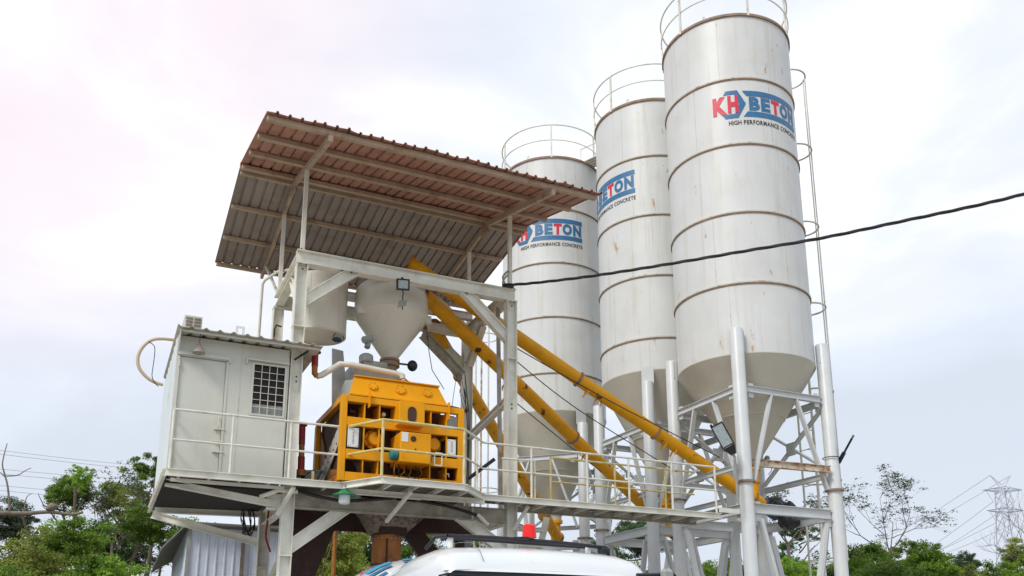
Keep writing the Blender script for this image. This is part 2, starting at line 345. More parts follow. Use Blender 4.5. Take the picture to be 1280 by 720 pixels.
# ------------------------------------------------------------------ silos
def silo(cx, cy, zs, zc, legang, label, logo_a1, Rr=1.5, legs_top=6.7, ladder=False, flangez=3.45, cone_z=4.2, posts=(), frame_dz=0, jitter=0):
    T = thing('cement_silo', label, 'silo', (cx, cy, G), 'white cement silos with blue and red lettering')
    random.seed(int(cx*100+cy))
    # shell courses between the ring seams
    for i in range(len(zs)-1):
        z1, z0 = zs[i], zs[i+1]
        MB().lathe([(Rr-.01, z0+.012), (Rr, z0+.02), (Rr, z1-.02), (Rr-.01, z1-.012)], (cx, cy), 72).build('shell_section', M_silo, T, smooth=SM)
        if i == 0: continue
        MB().lathe([(Rr, z1+.035), (Rr+.03, z1+.035), (Rr+.03, z1), (Rr, z1)], (cx, cy), 72).build('ring_flange', M_ring, T, smooth=SM)
        MB().lathe([(Rr, z1-.002), (Rr+.022, z1-.002), (Rr+.022, z1-.026), (Rr, z1-.026)], (cx, cy), 72).build('ring_seam', M_silorust, T, smooth=SM)
    # vertical weld seams, staggered
    for i in range(len(zs)-1):
        z1, z0 = zs[i], zs[i+1]
        for a in (random.uniform(190, 230), random.uniform(255, 300)):
            a = R_(a); p = (cx+(Rr+.001)*math.cos(a), cy+(Rr+.001)*math.sin(a))
            bar('weld_seam', (*p, z0+.04), (*p, z1-.04), .012, .006, M_ring, T, (math.cos(a), math.sin(a), 0))
    zt = zs[0]
    MB().lathe([(0, zt+.12), (Rr*.6, zt+.08), (Rr+.01, zt)], (cx, cy), 72).build('roof', M_silo, T, smooth=SM)
    MB().lathe([(Rr-.01, zt+.03), (Rr+.035, zt+.03), (Rr+.035, zt-.03), (Rr-.01, zt-.03)], (cx, cy), 72).build('rim', M_silorust, T, smooth=SM)
    zb = zs[-1]
    MB().lathe([(Rr-.002, zb+.02), (Rr+.004, zb+.02), (Rr+.004, zb), (.17, cone_z), (.17, cone_z-.15), (.0, cone_z-.15)], (cx, cy), 72).build('cone', M_conic, T, smooth=R_(25))
    zm = cone_z+(zb-cone_z)*.45; rm = .17+(Rr-.17)*.45
    MB().lathe([(rm-.012, zm-.012), (rm+.012, zm-.008), (rm+.018, zm+.012), (rm-.006, zm+.012)], (cx, cy), 48).build('cone_seam', M_conic, T)
    # guard rail on top
    gr = MB().tube([(cx+(Rr+.03)*math.cos(2*PI*k/64), cy+(Rr+.03)*math.sin(2*PI*k/64), zt+1.05) for k in range(64)], .02, 6, True).build('guard_rail', M_rail, T, smooth=SM)
    MB().tube([(cx+(Rr+.03)*math.cos(2*PI*k/64), cy+(Rr+.03)*math.sin(2*PI*k/64), zt+.55) for k in range(64)], .016, 6, True).build('mid_rail', M_rail, gr, smooth=SM)
    for a in posts:
        a = R_(a); p = (cx+(Rr+.025)*math.cos(a), cy+(Rr+.025)*math.sin(a))
        bar('post', (*p, zt-.03), (*p, zt+1.05), .05, .035, M_rail, gr, (math.cos(a), math.sin(a), 0))
    for a in (-150, -60):      # small vents on the lid
        a = R_(a); MB().tube([(cx+1.3*math.cos(a), cy+1.3*math.sin(a), zt), (cx+1.3*math.cos(a), cy+1.3*math.sin(a), zt+.28), (cx+1.22*math.cos(a), cy+1.22*math.sin(a), zt+.33)], .02, 6).build('vent_pipe', M_rail, T)
    # logo
    def wrap(x, z, e=.007): a = R_(logo_a1)-(2.22-x)/Rr; return (cx+(Rr+e)*math.cos(a), cy+(Rr+e)*math.sin(a), z)
    z0 = 11.735+(zs[1]-12.733); hgt = .70; Z = lambda t: z0+t*hgt
    lg = MB(); lg.cur = 0
    # hexagon: top bar, bottom bar, right-pointing chevron
    strip(lg, ((.24, Z(.86)), (.57, Z(.86))), ((.30, Z(1.0)), (.52, Z(1.0))), wrap)
    strip(lg, ((.27, Z(.0)), (.52, Z(.0))), ((.20, Z(.15)), (.57, Z(.15))), wrap)
    strip(lg, ((.44, Z(1.0)), (.58, Z(.50))), ((.55, Z(1.0)), (.73, Z(.50))), wrap, 8)
    strip(lg, ((.58, Z(.50)), (.44, Z(.0))), ((.73, Z(.50)), (.55, Z(.0))), wrap, 8)
    # bars above and under the word
    strip(lg, ((.745, Z(.78)), (2.22, Z(.78))), ((.66, Z(.97)), (2.22, Z(.97))), wrap, 30)
    strip(lg, ((.66, Z(.03)), (2.22, Z(.03))), ((.76, Z(.22)), (2.22, Z(.22))), wrap, 30)
    xs = [.80, 1.08, 1.345, 1.60, 1.92]; ws = [.25, .235, .235, .285, .27]
    for ch, a, b in zip('BETON', xs, ws):
        lg.cur = 1 if ch == 'T' else 0
        put_letter(lg, ch, a, a+b, Z(.255), Z(.755), wrap, .06)
    lg.cur = 1
    def wr2(x, z): return wrap(x, z, .012)
    put_letter(lg, 'K', .0, .31, Z(.17), Z(.82), wr2, .06); put_letter(lg, 'H', .33, .56, Z(.19), Z(.82), wr2, .06)
    lg.cur = 2
    s = 'HIGH PERFORMANCE CONCRETE'; tot = 0; W = []
    for ch in s:
        wd = .35 if ch == ' ' else letter(ch, .02)[2]+.11
        W.append(wd); tot += wd
    k = (2.24-.33)/tot; x = .33
    for ch, wd in zip(s, W):
        if ch != ' ': put_letter(lg, ch, x, x+(wd-.11)*k, Z(-.245), Z(-.09), wrap, .02)
        x += wd*k
    lg.build('lettering', [M_blue, M_logored, M_ink], T, recalc=False)
    # legs
    Lp = []
    rl = 1.655
    for q in range(4):
        a = R_(legang+90*q); Lp.append((cx+rl*math.cos(a), cy+rl*math.sin(a), a))
    for (lx, ly, a) in Lp:
        o = MB().lathe([(0, legs_top), (.13, legs_top), (.142, legs_top-.02), (.142, G+.03), (0, G+.03)], (lx, ly), 24).build('leg', M_leg, T, smooth=SM)
        MB().lathe([(.14, flangez+.018), (.20, flangez+.018), (.20, flangez-.018), (.14, flangez-.018)], (lx, ly), 24).build('leg_flange', M_silorust, o)
        MB().lathe([(.16, G+.06), (.24, G+.06), (.24, G+.02), (.0, G+.02)], (lx, ly), 24).build('base_plate', M_leg, o)
        d = (cx-lx, cy-ly); L_ = math.hypot(*d)
        bar('saddle_plate', (lx+d[0]*.04, ly+d[1]*.04, zs[-1]+.05), (lx+d[0]*.04, ly+d[1]*.04, legs_top-.02), .30, .02, M_leg, o, (d[0], d[1], 0))
    zU, zL, zP = 5.42+frame_dz, 3.80+frame_dz, 2.92
    for q in range(4):
        (ax, ay, _), (bx, by, _) = Lp[q], Lp[(q+1) % 4]
        A = Vector((ax, ay, 0)); B = Vector((bx, by, 0)); d = (B-A).normalized(); Lh = (B-A).length; Mi = (A+B)/2
        v = lambda t, z: (A+(B-A)*t+Vector((0,0,z)))[:]
        t0 = .17/Lh; t1 = 1-t0; nrm = Vector((d.y, -d.x, 0))
        ib('upper_beam', v(t0, zU), v(t1, zU), .10, .14, M_leg, T, t=.01)
        for tt, s_ in ((t0, 1), (t1, -1)):
            bar('gusset', v(tt+s_*.02, zU-.02), v(tt+s_*.075, zU-.02), .015, .30, M_leg, T)
        if q in (jitter, (jitter+3) % 4):     # the two near faces: lambda braces from the beam
            bar('brace', v(.34, zU-.07), v(t0+.01, zL-.35), .05, .10, M_leg, T, nrm)
            bar('brace', v(.63, zU-.07), v(t1-.01, zL-.35), .05, .10, M_leg, T, nrm)
            if q != jitter or jitter == 9: ib('middle_beam', v(t0, zL), v(t1, zL), .08, .11, M_leg, T, t=.01)
        else:
            ib('middle_beam', v(t0, zL), v(t1, zL), .08, .12, M_leg, T, t=.01)
            bar('brace', v(t0, zU-.15), v(t1, zL+.12), .04, .11, M_leg, T, nrm)
            o1 = nrm*.045
            bar('brace', (Vector(v(t0, zL+.12))+o1)[:], (Vector(v(t1, zU-.15))+o1)[:], .04, .09, M_leg, T, nrm)
            c0 = Vector(v(.5, (zU+zL)/2-.02))-nrm*.03
            bar('cross_plate', (c0-d*.14)[:], (c0+d*.14)[:], .015, .3, M_leg, T)
        # platform beam and the lower V braces
        bm_ = ib('lower_beam', v(t0, zP), v(t1, zP), .12, .20, M_leg, T, t=.012)
        for tt, s_ in ((t0, 1), (t1, -1)):
            bar('gusset', v(tt, zP-.05), v(tt+s_*.07, zP-.05), .016, .40, M_leg, T)
        bar('brace', v(t0+.06, zP-.2), v(.47, G+1.2), .07, .12, M_leg, T, nrm)
        bar('brace', v(t1-.06, zP-.2), v(.53, G+1.2), .07, .12, M_leg, T, nrm)
        ib('foot_beam', v(t0, G+1.1), v(t1, G+1.1), .1, .14, M_leg, T)
    if ladder:
        la = R_(2); ox, oy = math.cos(la), math.sin(la); tx, ty = -oy, ox
        LD = MB().tube([(cx+ox*(1.70)+tx*.22, cy+oy*1.7+ty*.22, G+.5), (cx+ox*(1.70)+tx*.22, cy+oy*1.7+ty*.22, 15.2)], .026, 6).build('ladder', M_rail, T, smooth=SM)
        tube('rail', [(cx+ox*1.7-tx*.22, cy+oy*1.7-ty*.22, G+.5), (cx+ox*1.7-tx*.22, cy+oy*1.7-ty*.22, 15.2)], .026, M_rail, LD, 6)
        z = G+.8
        while z < 14.6:
            tube('rung', [(cx+ox*1.7-tx*.22, cy+oy*1.7-ty*.22, z), (cx+ox*1.7+tx*.22, cy+oy*1.7+ty*.22, z)], .012, M_rail, LD, 5); z += .42
        ccx, ccy = cx+ox*2.06, cy+oy*2.06
        for z in (14.45, 12.35, 10.25, 8.15, 6.05, 3.95, 2.15):
            MB().tube([(ccx+.42*math.cos(la+t), ccy+.42*math.sin(la+t), z) for t in [R_(-150+300*k/20) for k in range(21)]], .024, 6).build('cage_hoop', M_rail, LD, smooth=SM)
        for t in (-38, -18, 60):
            t = R_(t); p = (ccx+.41*math.cos(la+t), ccy+.41*math.sin(la+t))
            tube('cage_bar', [(*p, 2.1), (*p, 14.5)], .017, M_rail, LD, 6)
        for z in (4.6, 7, 9.4, 11.8, 13.9):
            for s_ in (-.22, .22):
                bar('bracket', (cx+ox*1.5+tx*s_, cy+oy*1.5+ty*s_, z), (cx+ox*1.7+tx*s_, cy+oy*1.7+ty*s_, z), .03, .03, M_rail, LD)
    return T
M_conic = mat('silo cone paint', (.57, .545, .46), .5, var=.05, scale=1.5, dirt=(.42, .38, .28), dirt_amt=.5, dirt_scale=1.3, dirt_lo=.48, dirt_hi=.75, chips=(.12, .09, .06), chip_scale=6, chip_lo=.74)
Zs3 = [14.40, 12.73, 11.08, 9.427, 7.778, 6.204]; Zs2 = [14.30, 12.656, 10.987, 9.326, 7.673, 6.85]; Zs1 = [14.348, 12.681, 10.998, 9.352, 7.697, 6.62]
S3 = (12.751, 15.107); S2 = (12.739, 18.456); S1 = (11.561, 22.147)
silo(*S3, Zs3, None, -135, 'nearest and tallest white cement silo with the whole KH BETON lettering and a caged ladder', -58.3, ladder=True,
     posts=(-170, -108, -60, -20, 30, 90, 140), jitter=0)
silo(*S2, Zs2, None, -135, 'white cement silo between the two others, only BETON and part of the small words seen', -141, legs_top=6.5, posts=(-165, -75, -20, 40, 100, 150), jitter=0, flangez=3.2)
silo(*S1, Zs1, None, -90, 'white cement silo furthest back, lettering half hidden by the canopy roof', -82.3, legs_top=6.25, posts=(-117, 175, -60, 0, 60, 120), flangez=3.1, frame_dz=-.05, jitter=3, cone_z=3.9)
# gangway between the silo tops (furthest to middle)
T = thing('roof_gangway', 'short railed gangway bridging from the furthest silo top to the middle silo top', 'gangway', (12.3, 20.4, 14.4))
for i in range(6): bar('plank', (11.95+i*.13, 20.9, 14.46), (12.35+i*.13, 19.75, 14.40), .10, .03, M_ring, T)
for s_ in (0, .75):
    tube('handrail', [(11.95+s_, 20.95, 14.5), (11.95+s_, 20.95, 14.95), (12.4+s_, 19.75, 14.9), (12.4+s_, 19.75, 14.45)], .018, M_rail, T, 6)

# rusty horizontal beam and catwalk bits by the near silo
T = thing('screw_support_beam', 'rust stained cream beam across the near silo frame above the yellow inlet', 'beam', (12.8, 13.94, 3.9))
ib('beam', (11.80, 14.15, 3.92), (13.72, 13.80, 3.86), .10, .15, M_rusty, T, t=.012)
T = thing('service_plate', 'small cream landing plate at the walkway end beside the near silo leg', 'landing plate', (11.2, 14.4, 2.8))
box('plate', (10.93, 14.0, 2.84), (11.38, 14.9, 2.88), M_deck, T); bar('angle', (10.93, 13.985, 2.84), (11.40, 13.985, 2.84), .03, .09, M_steel, T)

# ------------------------------------------------------------------ screw conveyors
def screw(label, pa, pb, r, inlet, clamps=()):
    T = thing('screw_conveyor', label, 'conveyor', pb, 'yellow tubular screw conveyors from silos to hopper')
    A, B = Vector(pa), Vector(pb); d = (B-A).normalized()
    tube('tube', [A[:], B[:]], r, M_screw, T, 20)
    MB().disc((B-d*.01)[:], d, r*1.25, .05, 20, .005).build('end_flange', M_orange, T)
    MB().disc((A-d*.04)[:], d, r*1.25, .05, 20, .005).build('end_flange', M_orange, T)
    for t in clamps:
        p = A+(B-A)*t
        MB().disc((p-d*.025)[:], d, r*1.22, .05, 20, .006).build('pipe_clamp', M_silorust, T)
        for k in (.28, .55):
            q = p+d*k; u = Vector((0,0,-1)); u = (u-d*u.dot(d)).normalized(); s_ = d.cross(u)
            mb = MB().bar((q+u*r*.9-s_*.10)[:], (q+u*r*.9+s_*.10)[:], .03, .03).bar((q+u*r*.85-s_*.09)[:], (q+u*(r+.10)-s_*.09)[:], .025, .025, d[:]).bar((q+u*r*.85+s_*.09)[:], (q+u*(r+.10)+s_*.09)[:], .025, .025, d[:])
            mb.build('hanger_lug', M_screw, T)
        MB().disc((p+d*.4)[:], -Vector((0,0,-1)), .035, r+.03, 10).build('grease_port', M_orange, T)
    if inlet:
        ix, iy, z1, z0 = inlet
        MB().lathe([(.0,z1),(.19,z1),(.19,z1-.05),(.14,z1-.06),(.13,z1-.28),(.16,z1-.29),(.16,z1-.33),(.125,z1-.34),(.125,z0),(0,z0)], (ix, iy), 24).build('inlet_spout', M_screw, T, smooth=SM)
        MB().disc((B-d*.25)[:], d, r*1.12, .62, 20, .03).build('inlet_elbow', M_screw, T, smooth=SM)
        mo = B+d*.42
        MB().disc(mo[:], d, r*.95, .32, 16, .03).build('gearbox', M_navy, T, smooth=SM)
    return T
# A from the near silo, B from the middle one, C from the furthest
topA = hy(512, 329, 15.6); topB = hy(530, 368, 15.35); topC = hy(540, 408, 16.3)
screw('yellow screw tube with the shallowest slope, running from the near silo to the canopy', topA[:], (S3[0]-.05, S3[1], 3.38), .138, (S3[0], S3[1], 4.05, 3.35), (.47, .70))
screw('yellow screw tube of middle slope with dark scuffs, from the middle silo to the hopper', topB[:], (S2[0]-.05, S2[1], 3.25), .143, (S2[0], S2[1]-.05, 4.05, 3.2), (.56,))
screw('steepest yellow screw tube, passing behind the left end of the walkway rail', topC[:], hy(697, 672, S1[1]-.1)[:], .148, None, (.18, .86))
T = thing('silo_outlet', 'yellow outlet spout under the furthest silo cone, behind the walkway ladder', 'outlet', (S1[0], S1[1], 3.0))
MB().lathe([(0,3.8),(.2,3.8),(.2,3.72),(.14,3.7),(.14,3.2),(.17,3.18),(.17,3.1),(.14,3.08),(.14,2.75),(0,2.75)], S1, 24).build('spout', M_screw, T, smooth=SM)
# wrapped motors behind near inlet
T = thing('wrapped_motor', 'conveyor drive motor wrapped in dark crumpled plastic on the near silo frame', 'motor', (13.4, 15.3, 3.0))
mb = MB(); v_, f_ = _sph((13.30, 15.0, 3.22), .27, 14, (1.7, .9, .62))
v_ = [tuple((Vector(q)+Vector((noise.noise(Vector(q)*5), noise.noise(Vector(q)*5+Vector((9,0,0))), noise.noise(Vector(q)*6+Vector((0,9,0)))))*.14)[:]) for q in v_]
mb.add(v_, f_).build('plastic_wrap', M_tarp, T, smooth=True)
mb = MB(); v_, f_ = _sph((13.55, 14.95, 2.92), .22, 12, (1.2, .9, .9))
v_ = [tuple((Vector(q)+Vector((noise.noise(Vector(q)*6), noise.noise(Vector(q)*6+Vector((9,0,0))), noise.noise(Vector(q)*6+Vector((0,9,0)))))*.10)[:]) for q in v_]
mb.add(v_, f_).build('sagging_wrap', M_tarp, T, smooth=True)
MB().disc((12.95, 15.05, 3.28), (1,0,-.1), .13, .28, 16, .02).build('motor_body', M_navy, T, smooth=SM)
# butterfly valves under the cones
for (sx, sy), zc, lb in ((S3, 4.22, 'small valve lever with loose wire at the near silo outlet'), (S2, 4.15, 'small valve lever at the middle silo outlet')):
    T = thing('butterfly_valve', lb, 'valve', (sx, sy, zc-.2))
    MB().disc((sx, sy, zc-.17), (0,0,1), .2, .16, 20, .02).build('valve_body', M_grey, T)
    MB().bar((sx+.18, sy-.1, zc-.06), (sx+.36, sy-.12, zc+.10), .04, .05).build('lever', M_black, T)
    MB().sphere((sx+.34, sy-.12, zc+.07), .06, 6).build('actuator', M_grey, T, smooth=True)
    MB().tube([(sx+.36, sy-.12, zc+.05), (sx+.46, sy-.12, zc-.03), (sx+.44, sy-.12, zc-.2), (sx+.34, sy-.12, zc-.3)], .008, 5).build('wire', M_cable, T)

# ------------------------------------------------------------------ batching tower frame
XL, XR, YF, YB = 2.665, 6.63, 14.45, 16.6
DZ = 2.77
T = thing('batching_tower', 'cream painted steel tower frame of bolted I-beams holding hopper and tank', 'steel tower', (4.6, 15.5, G))
Xv = (1,0,0)
for x_, y_ in ((XL, YF), (XR, YF), (XL, YB), (XR-.02, YB)):
    ct = 6.62 if y_ == YF else 6.60
    o = ib('column', (x_, y_, G+.03), (x_, y_, ct), .18, .195, M_steel, T, Xv)
    box('splice_plate', (x_-.105, y_-.095, 5.47), (x_+.105, y_+.095, 5.49), M_steel, o) if y_ == YF else None
    box('splice_plate', (x_-.105, y_-.096, 1.60), (x_+.105, y_+.096, 1.62), M_steel, o)
    box('cap_plate', (x_-.105, y_-.1, ct), (x_+.105, y_+.1, ct+.014), M_steel, o)
    box('base_plate', (x_-.16, y_-.16, G+.02), (x_+.16, y_+.16, G+.045), M_steel, o)
    if y_ == YF:
        mb = MB()
        for zz in (4.52, 4.60, 6.55):
            mb.disc((x_+.02, y_-.012, zz), (0,-1,0), .014, .012, 8)
        mb.build('bolt', M_black, o, kind='stuff')
def beam(a, b, w_=.16, h_=.24, nm='beam', mt=None, up_=(0,0,1)): return ib(nm, a, b, w_, h_, mt or M_steel, T, up_)
zt = 6.76
o = beam((XL-.10, YF, zt), (XR+.09, YF, zt))
mb = MB()
for x_ in (XL-.03, XL+.06, XL+.70, XL+.86, XR-.92, XR-.74, XR-.03, XR+.05):
    for zz in (zt+.127, zt-.127): mb.disc((x_, YF-.06, zz), (0,0,1 if zz > zt else -1), .016, .018, 6)
mb.build('bolt', M_black, o, kind='stuff')
beam((XL, YF+.09, zt), (XL, YB+.1, zt)); beam((XR, YF+.09, zt), (XR, YB+.1, zt)); beam((XL+.09, YB, zt-.002), (XR-.09, YB, zt-.002))
for y_ in (14.95, 16.15): beam((XL+.09, y_, 6.92), (XR-.09, y_, 6.92), .12, .16)
# hopper ring support at mid height
zs_ = 5.98
beam(hy(534, 408, 15.9)[:], hy(579, 417, 16.5)[:], .10, .17)
def mitre(nm, p, q, w_, h_, pa, pb, mt=None):   # I-beam brace cut flush: pa / pb = (axis, value) of the faces it meets
    a, b, k, c = w_/2, h_/2, .014, .007; pr = [(-a,-b),(a,-b),(a,-b+k),(c,-b+k),(c,b-k),(a,b-k),(a,b),(-a,b),(-a,b-k),(-c,b-k),(-c,-b+k),(-a,-b+k)]
    p = Vector(p); q = Vector(q); d = (q-p).normalized(); u = Vector((0,0,1)); u = (u-d*u.z).normalized(); sd = d.cross(u); V = []
    for o, (ax_, val) in ((p, pa), (q, pb)):
        for s_, t in pr: v = o+sd*s_+u*t; V.append((v+d*((val-v[ax_])/d[ax_]))[:])
    n = 12; return MB().add(V, [(i, (i+1)%n, n+(i+1)%n, n+i) for i in range(n)]+[tuple(range(n)), tuple(range(2*n-1, n-1, -1))]).build(nm, mt or M_steel, T)
# knee braces in the front plane
mitre('knee_brace', (XL+.10, YF, 5.99), (XL+.86, YF, 6.63), .15, .21, (0, XL+.092), (2, 6.638))
mitre('knee_brace', (XR-.10, YF, 5.92), (XR-.89, YF, 6.63), .15, .21, (0, XR-.092), (2, 6.638))
ib('knee_brace', (XL, YF+.1, 6.0), (XL, YF+.7, 6.64), .13, .15, M_steel, T)
ib('knee_brace', (XR, YB-.1, 6.0), (XR, YB-.8, 6.64), .13, .15, M_steel, T)
ib('knee_brace', (XR-.1, YB, 6.0), (XR-.9, YB, 6.64), .13, .17, M_steel, T)
ib('side_brace', (XR, YF+.1, 4.72), (XR-.005, YB-.1, 4.42), .11, .13, M_steel, T)
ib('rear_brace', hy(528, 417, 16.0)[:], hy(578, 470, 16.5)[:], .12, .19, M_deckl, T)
mitre('lower_brace', (XL+.1, YF, 1.78), (3.56, YF, 2.40), .15, .235, (0, XL+.092), (2, 2.378))
mitre('lower_brace', (XR-.1, YF, 1.86), (5.72, YF, 2.40), .15, .235, (0, XR-.092), (2, 2.378))
ib('lower_brace', (XL, YF+.1, 1.62), (XL, YB-.15, .95), .12, .16, M_steel, T)
ib('lower_brace', (XR, YF+.1, 1.62), (XR, YB-.15, .95), .12, .16, M_steel, T)
# floor beams
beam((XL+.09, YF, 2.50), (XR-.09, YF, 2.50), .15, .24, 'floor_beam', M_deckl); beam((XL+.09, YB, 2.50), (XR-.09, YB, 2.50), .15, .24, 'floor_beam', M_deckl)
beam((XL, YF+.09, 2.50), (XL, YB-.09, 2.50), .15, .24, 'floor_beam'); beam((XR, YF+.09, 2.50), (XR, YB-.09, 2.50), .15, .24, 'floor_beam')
box('beam_stiffener', (5.86, YF-.075, 2.40), (5.88, YF+.075, 2.605), M_steel, T)
# cantilever under the cabin
ib('stub_beam', (2.33, YF, 2.46), (XL-.1, YF, 2.46), .15, .25, M_steel, T)
ib('cantilever_beam', (.80, 14.40, 2.64), (2.42, 14.43, 2.43), .10, .105, M_steel, T)
ib('cantilever_beam', (.80, 16.85, 2.60), (2.58, YB, 2.60), .10, .14, M_steel, T)
ib('cantilever_beam', (.80, 17.55, 2.60), (2.60, YB+.1, 2.08), .10, .14, M_steel, T)

# ------------------------------------------------------------------ platform and walkway
T = thing('platform_walkway', 'cream steel platform with railings, bulging round the mixer and leading to the silos', 'platform', (5, 14, DZ-.1))
edge = [(.77, 17.75), (.77, 13.95), (3.43, 13.95), (3.86, 13.22), (5.27, 13.27), (5.88, 13.98), (10.95, 13.98)]
for i in range(len(edge)-1):
    a, b = Vector((*edge[i], DZ-.055)), Vector((*edge[i+1], DZ-.055)); d = (b-a).normalized()
    MB().sweep([(-.006,-.055),(.05,-.055),(.05,-.045),(.006,-.045),(.006,.045),(.05,.045),(.05,.055),(-.006,.055)], (a+d*.002)[:], (b-d*.002)[:], (0,0,1)).build('edge_channel', M_steel, T)
def plate(name, poly, z, t, m_, **k): return MB().prism([(x, y, z) for x, y in poly], (0,0,-t)).build(name, m_, T, **k)
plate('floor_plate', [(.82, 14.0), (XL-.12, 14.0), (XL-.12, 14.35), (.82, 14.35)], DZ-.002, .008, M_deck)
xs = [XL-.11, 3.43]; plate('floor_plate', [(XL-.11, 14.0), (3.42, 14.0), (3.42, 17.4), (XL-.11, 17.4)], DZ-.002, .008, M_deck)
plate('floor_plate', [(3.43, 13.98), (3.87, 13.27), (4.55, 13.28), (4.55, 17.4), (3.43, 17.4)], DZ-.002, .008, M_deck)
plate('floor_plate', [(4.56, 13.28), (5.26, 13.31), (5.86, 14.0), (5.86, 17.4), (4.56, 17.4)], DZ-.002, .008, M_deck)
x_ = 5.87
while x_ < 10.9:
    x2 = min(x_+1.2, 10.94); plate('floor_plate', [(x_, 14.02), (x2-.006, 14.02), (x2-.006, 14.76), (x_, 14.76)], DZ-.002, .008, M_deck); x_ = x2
# joists
x_ = .95
while x_ < 10.9:
    y0 = 13.99
    if 3.5 < x_ < 5.8:
        y0 = 13.95-(x_-3.43)/.43*.73 if x_ < 3.86 else 13.26 if x_ < 5.27 else 13.27+(x_-5.27)/.61*.71
        y0 += .04
    y1 = 14.36 if x_ < XR else 14.75
    if not (abs(x_-XL) < .12): MB().sweep([(-.005,-.035),(.03,-.035),(.03,-.027),(.005,-.027),(.005,.035),(-.005,.035)], (x_, y0, DZ-.048), (x_, y1, DZ-.048), (0,0,1)).build('joist', M_steel, T)
    x_ += .445
bar('stringer', (.85, 14.2, DZ-.115), (2.55, 14.2, DZ-.115), .05, .05, M_steel, T)
ib('stringer', (3.5, 13.93, DZ-.135), (5.9, 13.93, DZ-.135), .06, .09, M_steel, T)
ib('stringer', (6.75, 14.74, DZ-.075), (10.92, 14.74, DZ-.075), .05, .11, M_deckl, T)
x_ = 3.9
while x_ < 5.9: ib('cross_joist', (x_, 14.56, DZ-.10), (x_, 16.5, DZ-.10), .07, .12, M_steel, T); x_ += .62
# knee struts holding the edge
for x_, y_ in ((2.55, 14.02), (4.35, 13.6), (6.7, 14.1)):
    bar('knee_strut', (x_+.12, y_, DZ-.12), (x_-.05, YF-.08, DZ-.52), .05, .05, M_steel, T)
# railings
def rail(pts, posts, mt, zt_=.93, zm=.46, r=.021):
    RR = MB().tube([(x, y, DZ+zt_) for x, y in pts], r, 8).build('hand_rail', mt, T, smooth=SM)
    MB().tube([(x, y, DZ+zm) for x, y in pts], r*.85, 8).build('mid_rail', mt, RR, smooth=SM)
    for x, y in posts:
        tube('post', [(x, y, DZ-.02), (x, y, DZ+zt_-.005)], r, mt, RR, 8)
        box('foot_plate', (x-.05, y-.025, DZ+.001), (x+.05, y+.03, DZ+.012), M_silorust, RR)
rail([(.82, 14.33), (.81, 13.985), (3.43, 13.985)], [(.81, 13.985), (1.68, 13.985), (2.57, 13.985)], M_rail)
rail([(3.43, 13.985), (3.86, 13.255), (5.27, 13.305)], [(3.435, 13.985), (3.865, 13.26), (5.265, 13.305)], M_railyel, r=.025)
rail([(5.27, 13.305), (5.68, 13.75), (5.90, 14.01), (10.90, 14.01)], [(5.70, 13.79), (6.84, 14.01), (7.98, 14.01), (8.88, 14.01), (9.85, 14.01), (10.88, 14.01)], M_rail)
rail([(7.60, 14.74), (10.90, 14.74)], [(7.60, 14.74), (9.02, 14.74), (10.2, 14.74)], M_railyel, .97, .50)
# extra rusty short gate piece
tube('gate_bar', [(6.30, 14.10, DZ+.70), (6.92, 14.05, DZ+.70), (6.92, 14.05, DZ)], .022, M_rail, T, 8)

# small stair hanging below the walkway
T = thing('access_stair', 'short cream steel stair with flat treads hanging under the walkway beside the right column', 'stair', (7.0, 14.9, 1.0))
for i in range(5):
    box('tread', (6.86+i*.0, 14.85+i*.02, 2.33-i*.30), (7.55-i*.02, 15.05+i*.02, 2.37-i*.30), M_steel, T)
bar('stringer', (7.62, 14.95, 2.62), (7.30, 15.2, .95), .04, .12, M_steel, T); bar('stringer', (6.84, 14.95, 2.62), (6.82, 15.2, .95), .04, .12, M_steel, T)

# ------------------------------------------------------------------ canopy roof
RX0, RX1 = 1.65, 7.55
FE = (12.60, 8.13); RG = (15.68, 8.92); RG2 = (15.70, 8.87); BE = (19.15, 8.42)
T = thing('canopy_roof', 'rusty ribbed sheet canopy with two slopes above the hopper and tank', 'canopy roof', (4.6, 15.6, 6.9))
def sheet(x0, x1, a, b, m_, jit):
    prof = []; w0 = (x1-x0)/4
    for k in range(4):
        xx = x0+k*w0
        prof += [(xx, 0), (xx+w0*.70, 0), (xx+w0*.76, .038), (xx+w0*.92, .038), (xx+w0*.98, 0)]
    prof.append((x1, 0)); ya, za = a; yb, zb = b; k = len(prof)
    NV = 6; vs = []
    for j in range(NV):
        t = j/(NV-1); y = ya+(yb-ya)*t; z = za+(zb-za)*t
        for i, (px_, h) in enumerate(prof):
            q = noise.noise(Vector((px_*1.6, y*.9, 3)))*.008 + (noise.noise(Vector((px_*5, y, 9)))*.025 if j == 0 and jit else 0)
            vs.append((px_, y+(noise.noise(Vector((px_*4, 1, 5)))*.03 if j == 0 else 0), z+h+q))
    n1_ = len(vs); vs += [(x, y, z+.005) for x, y, z in vs]
    fs = []
    for j in range(NV-1):
        for i in range(k-1):
            fs.append((j*k+i, j*k+i+1, (j+1)*k+i+1, (j+1)*k+i)); fs.append((n1_+j*k+i, n1_+(j+1)*k+i, n1_+(j+1)*k+i+1, n1_+j*k+i+1))
    for i in range(k-1): fs.append((i, n1_+i, n1_+i+1, i+1)); fs.append(((NV-1)*k+i, (NV-1)*k+i+1, n1_+(NV-1)*k+i+1, n1_+(NV-1)*k+i))
    for j in range(NV-1): fs.append((j*k, (j+1)*k, n1_+(j+1)*k, n1_+j*k)); fs.append((j*k+k-1, n1_+j*k+k-1, n1_+(j+1)*k+k-1, (j+1)*k+k-1))
    return MB().add(vs, fs).build('roof_sheet', m_, T)
NS = 8
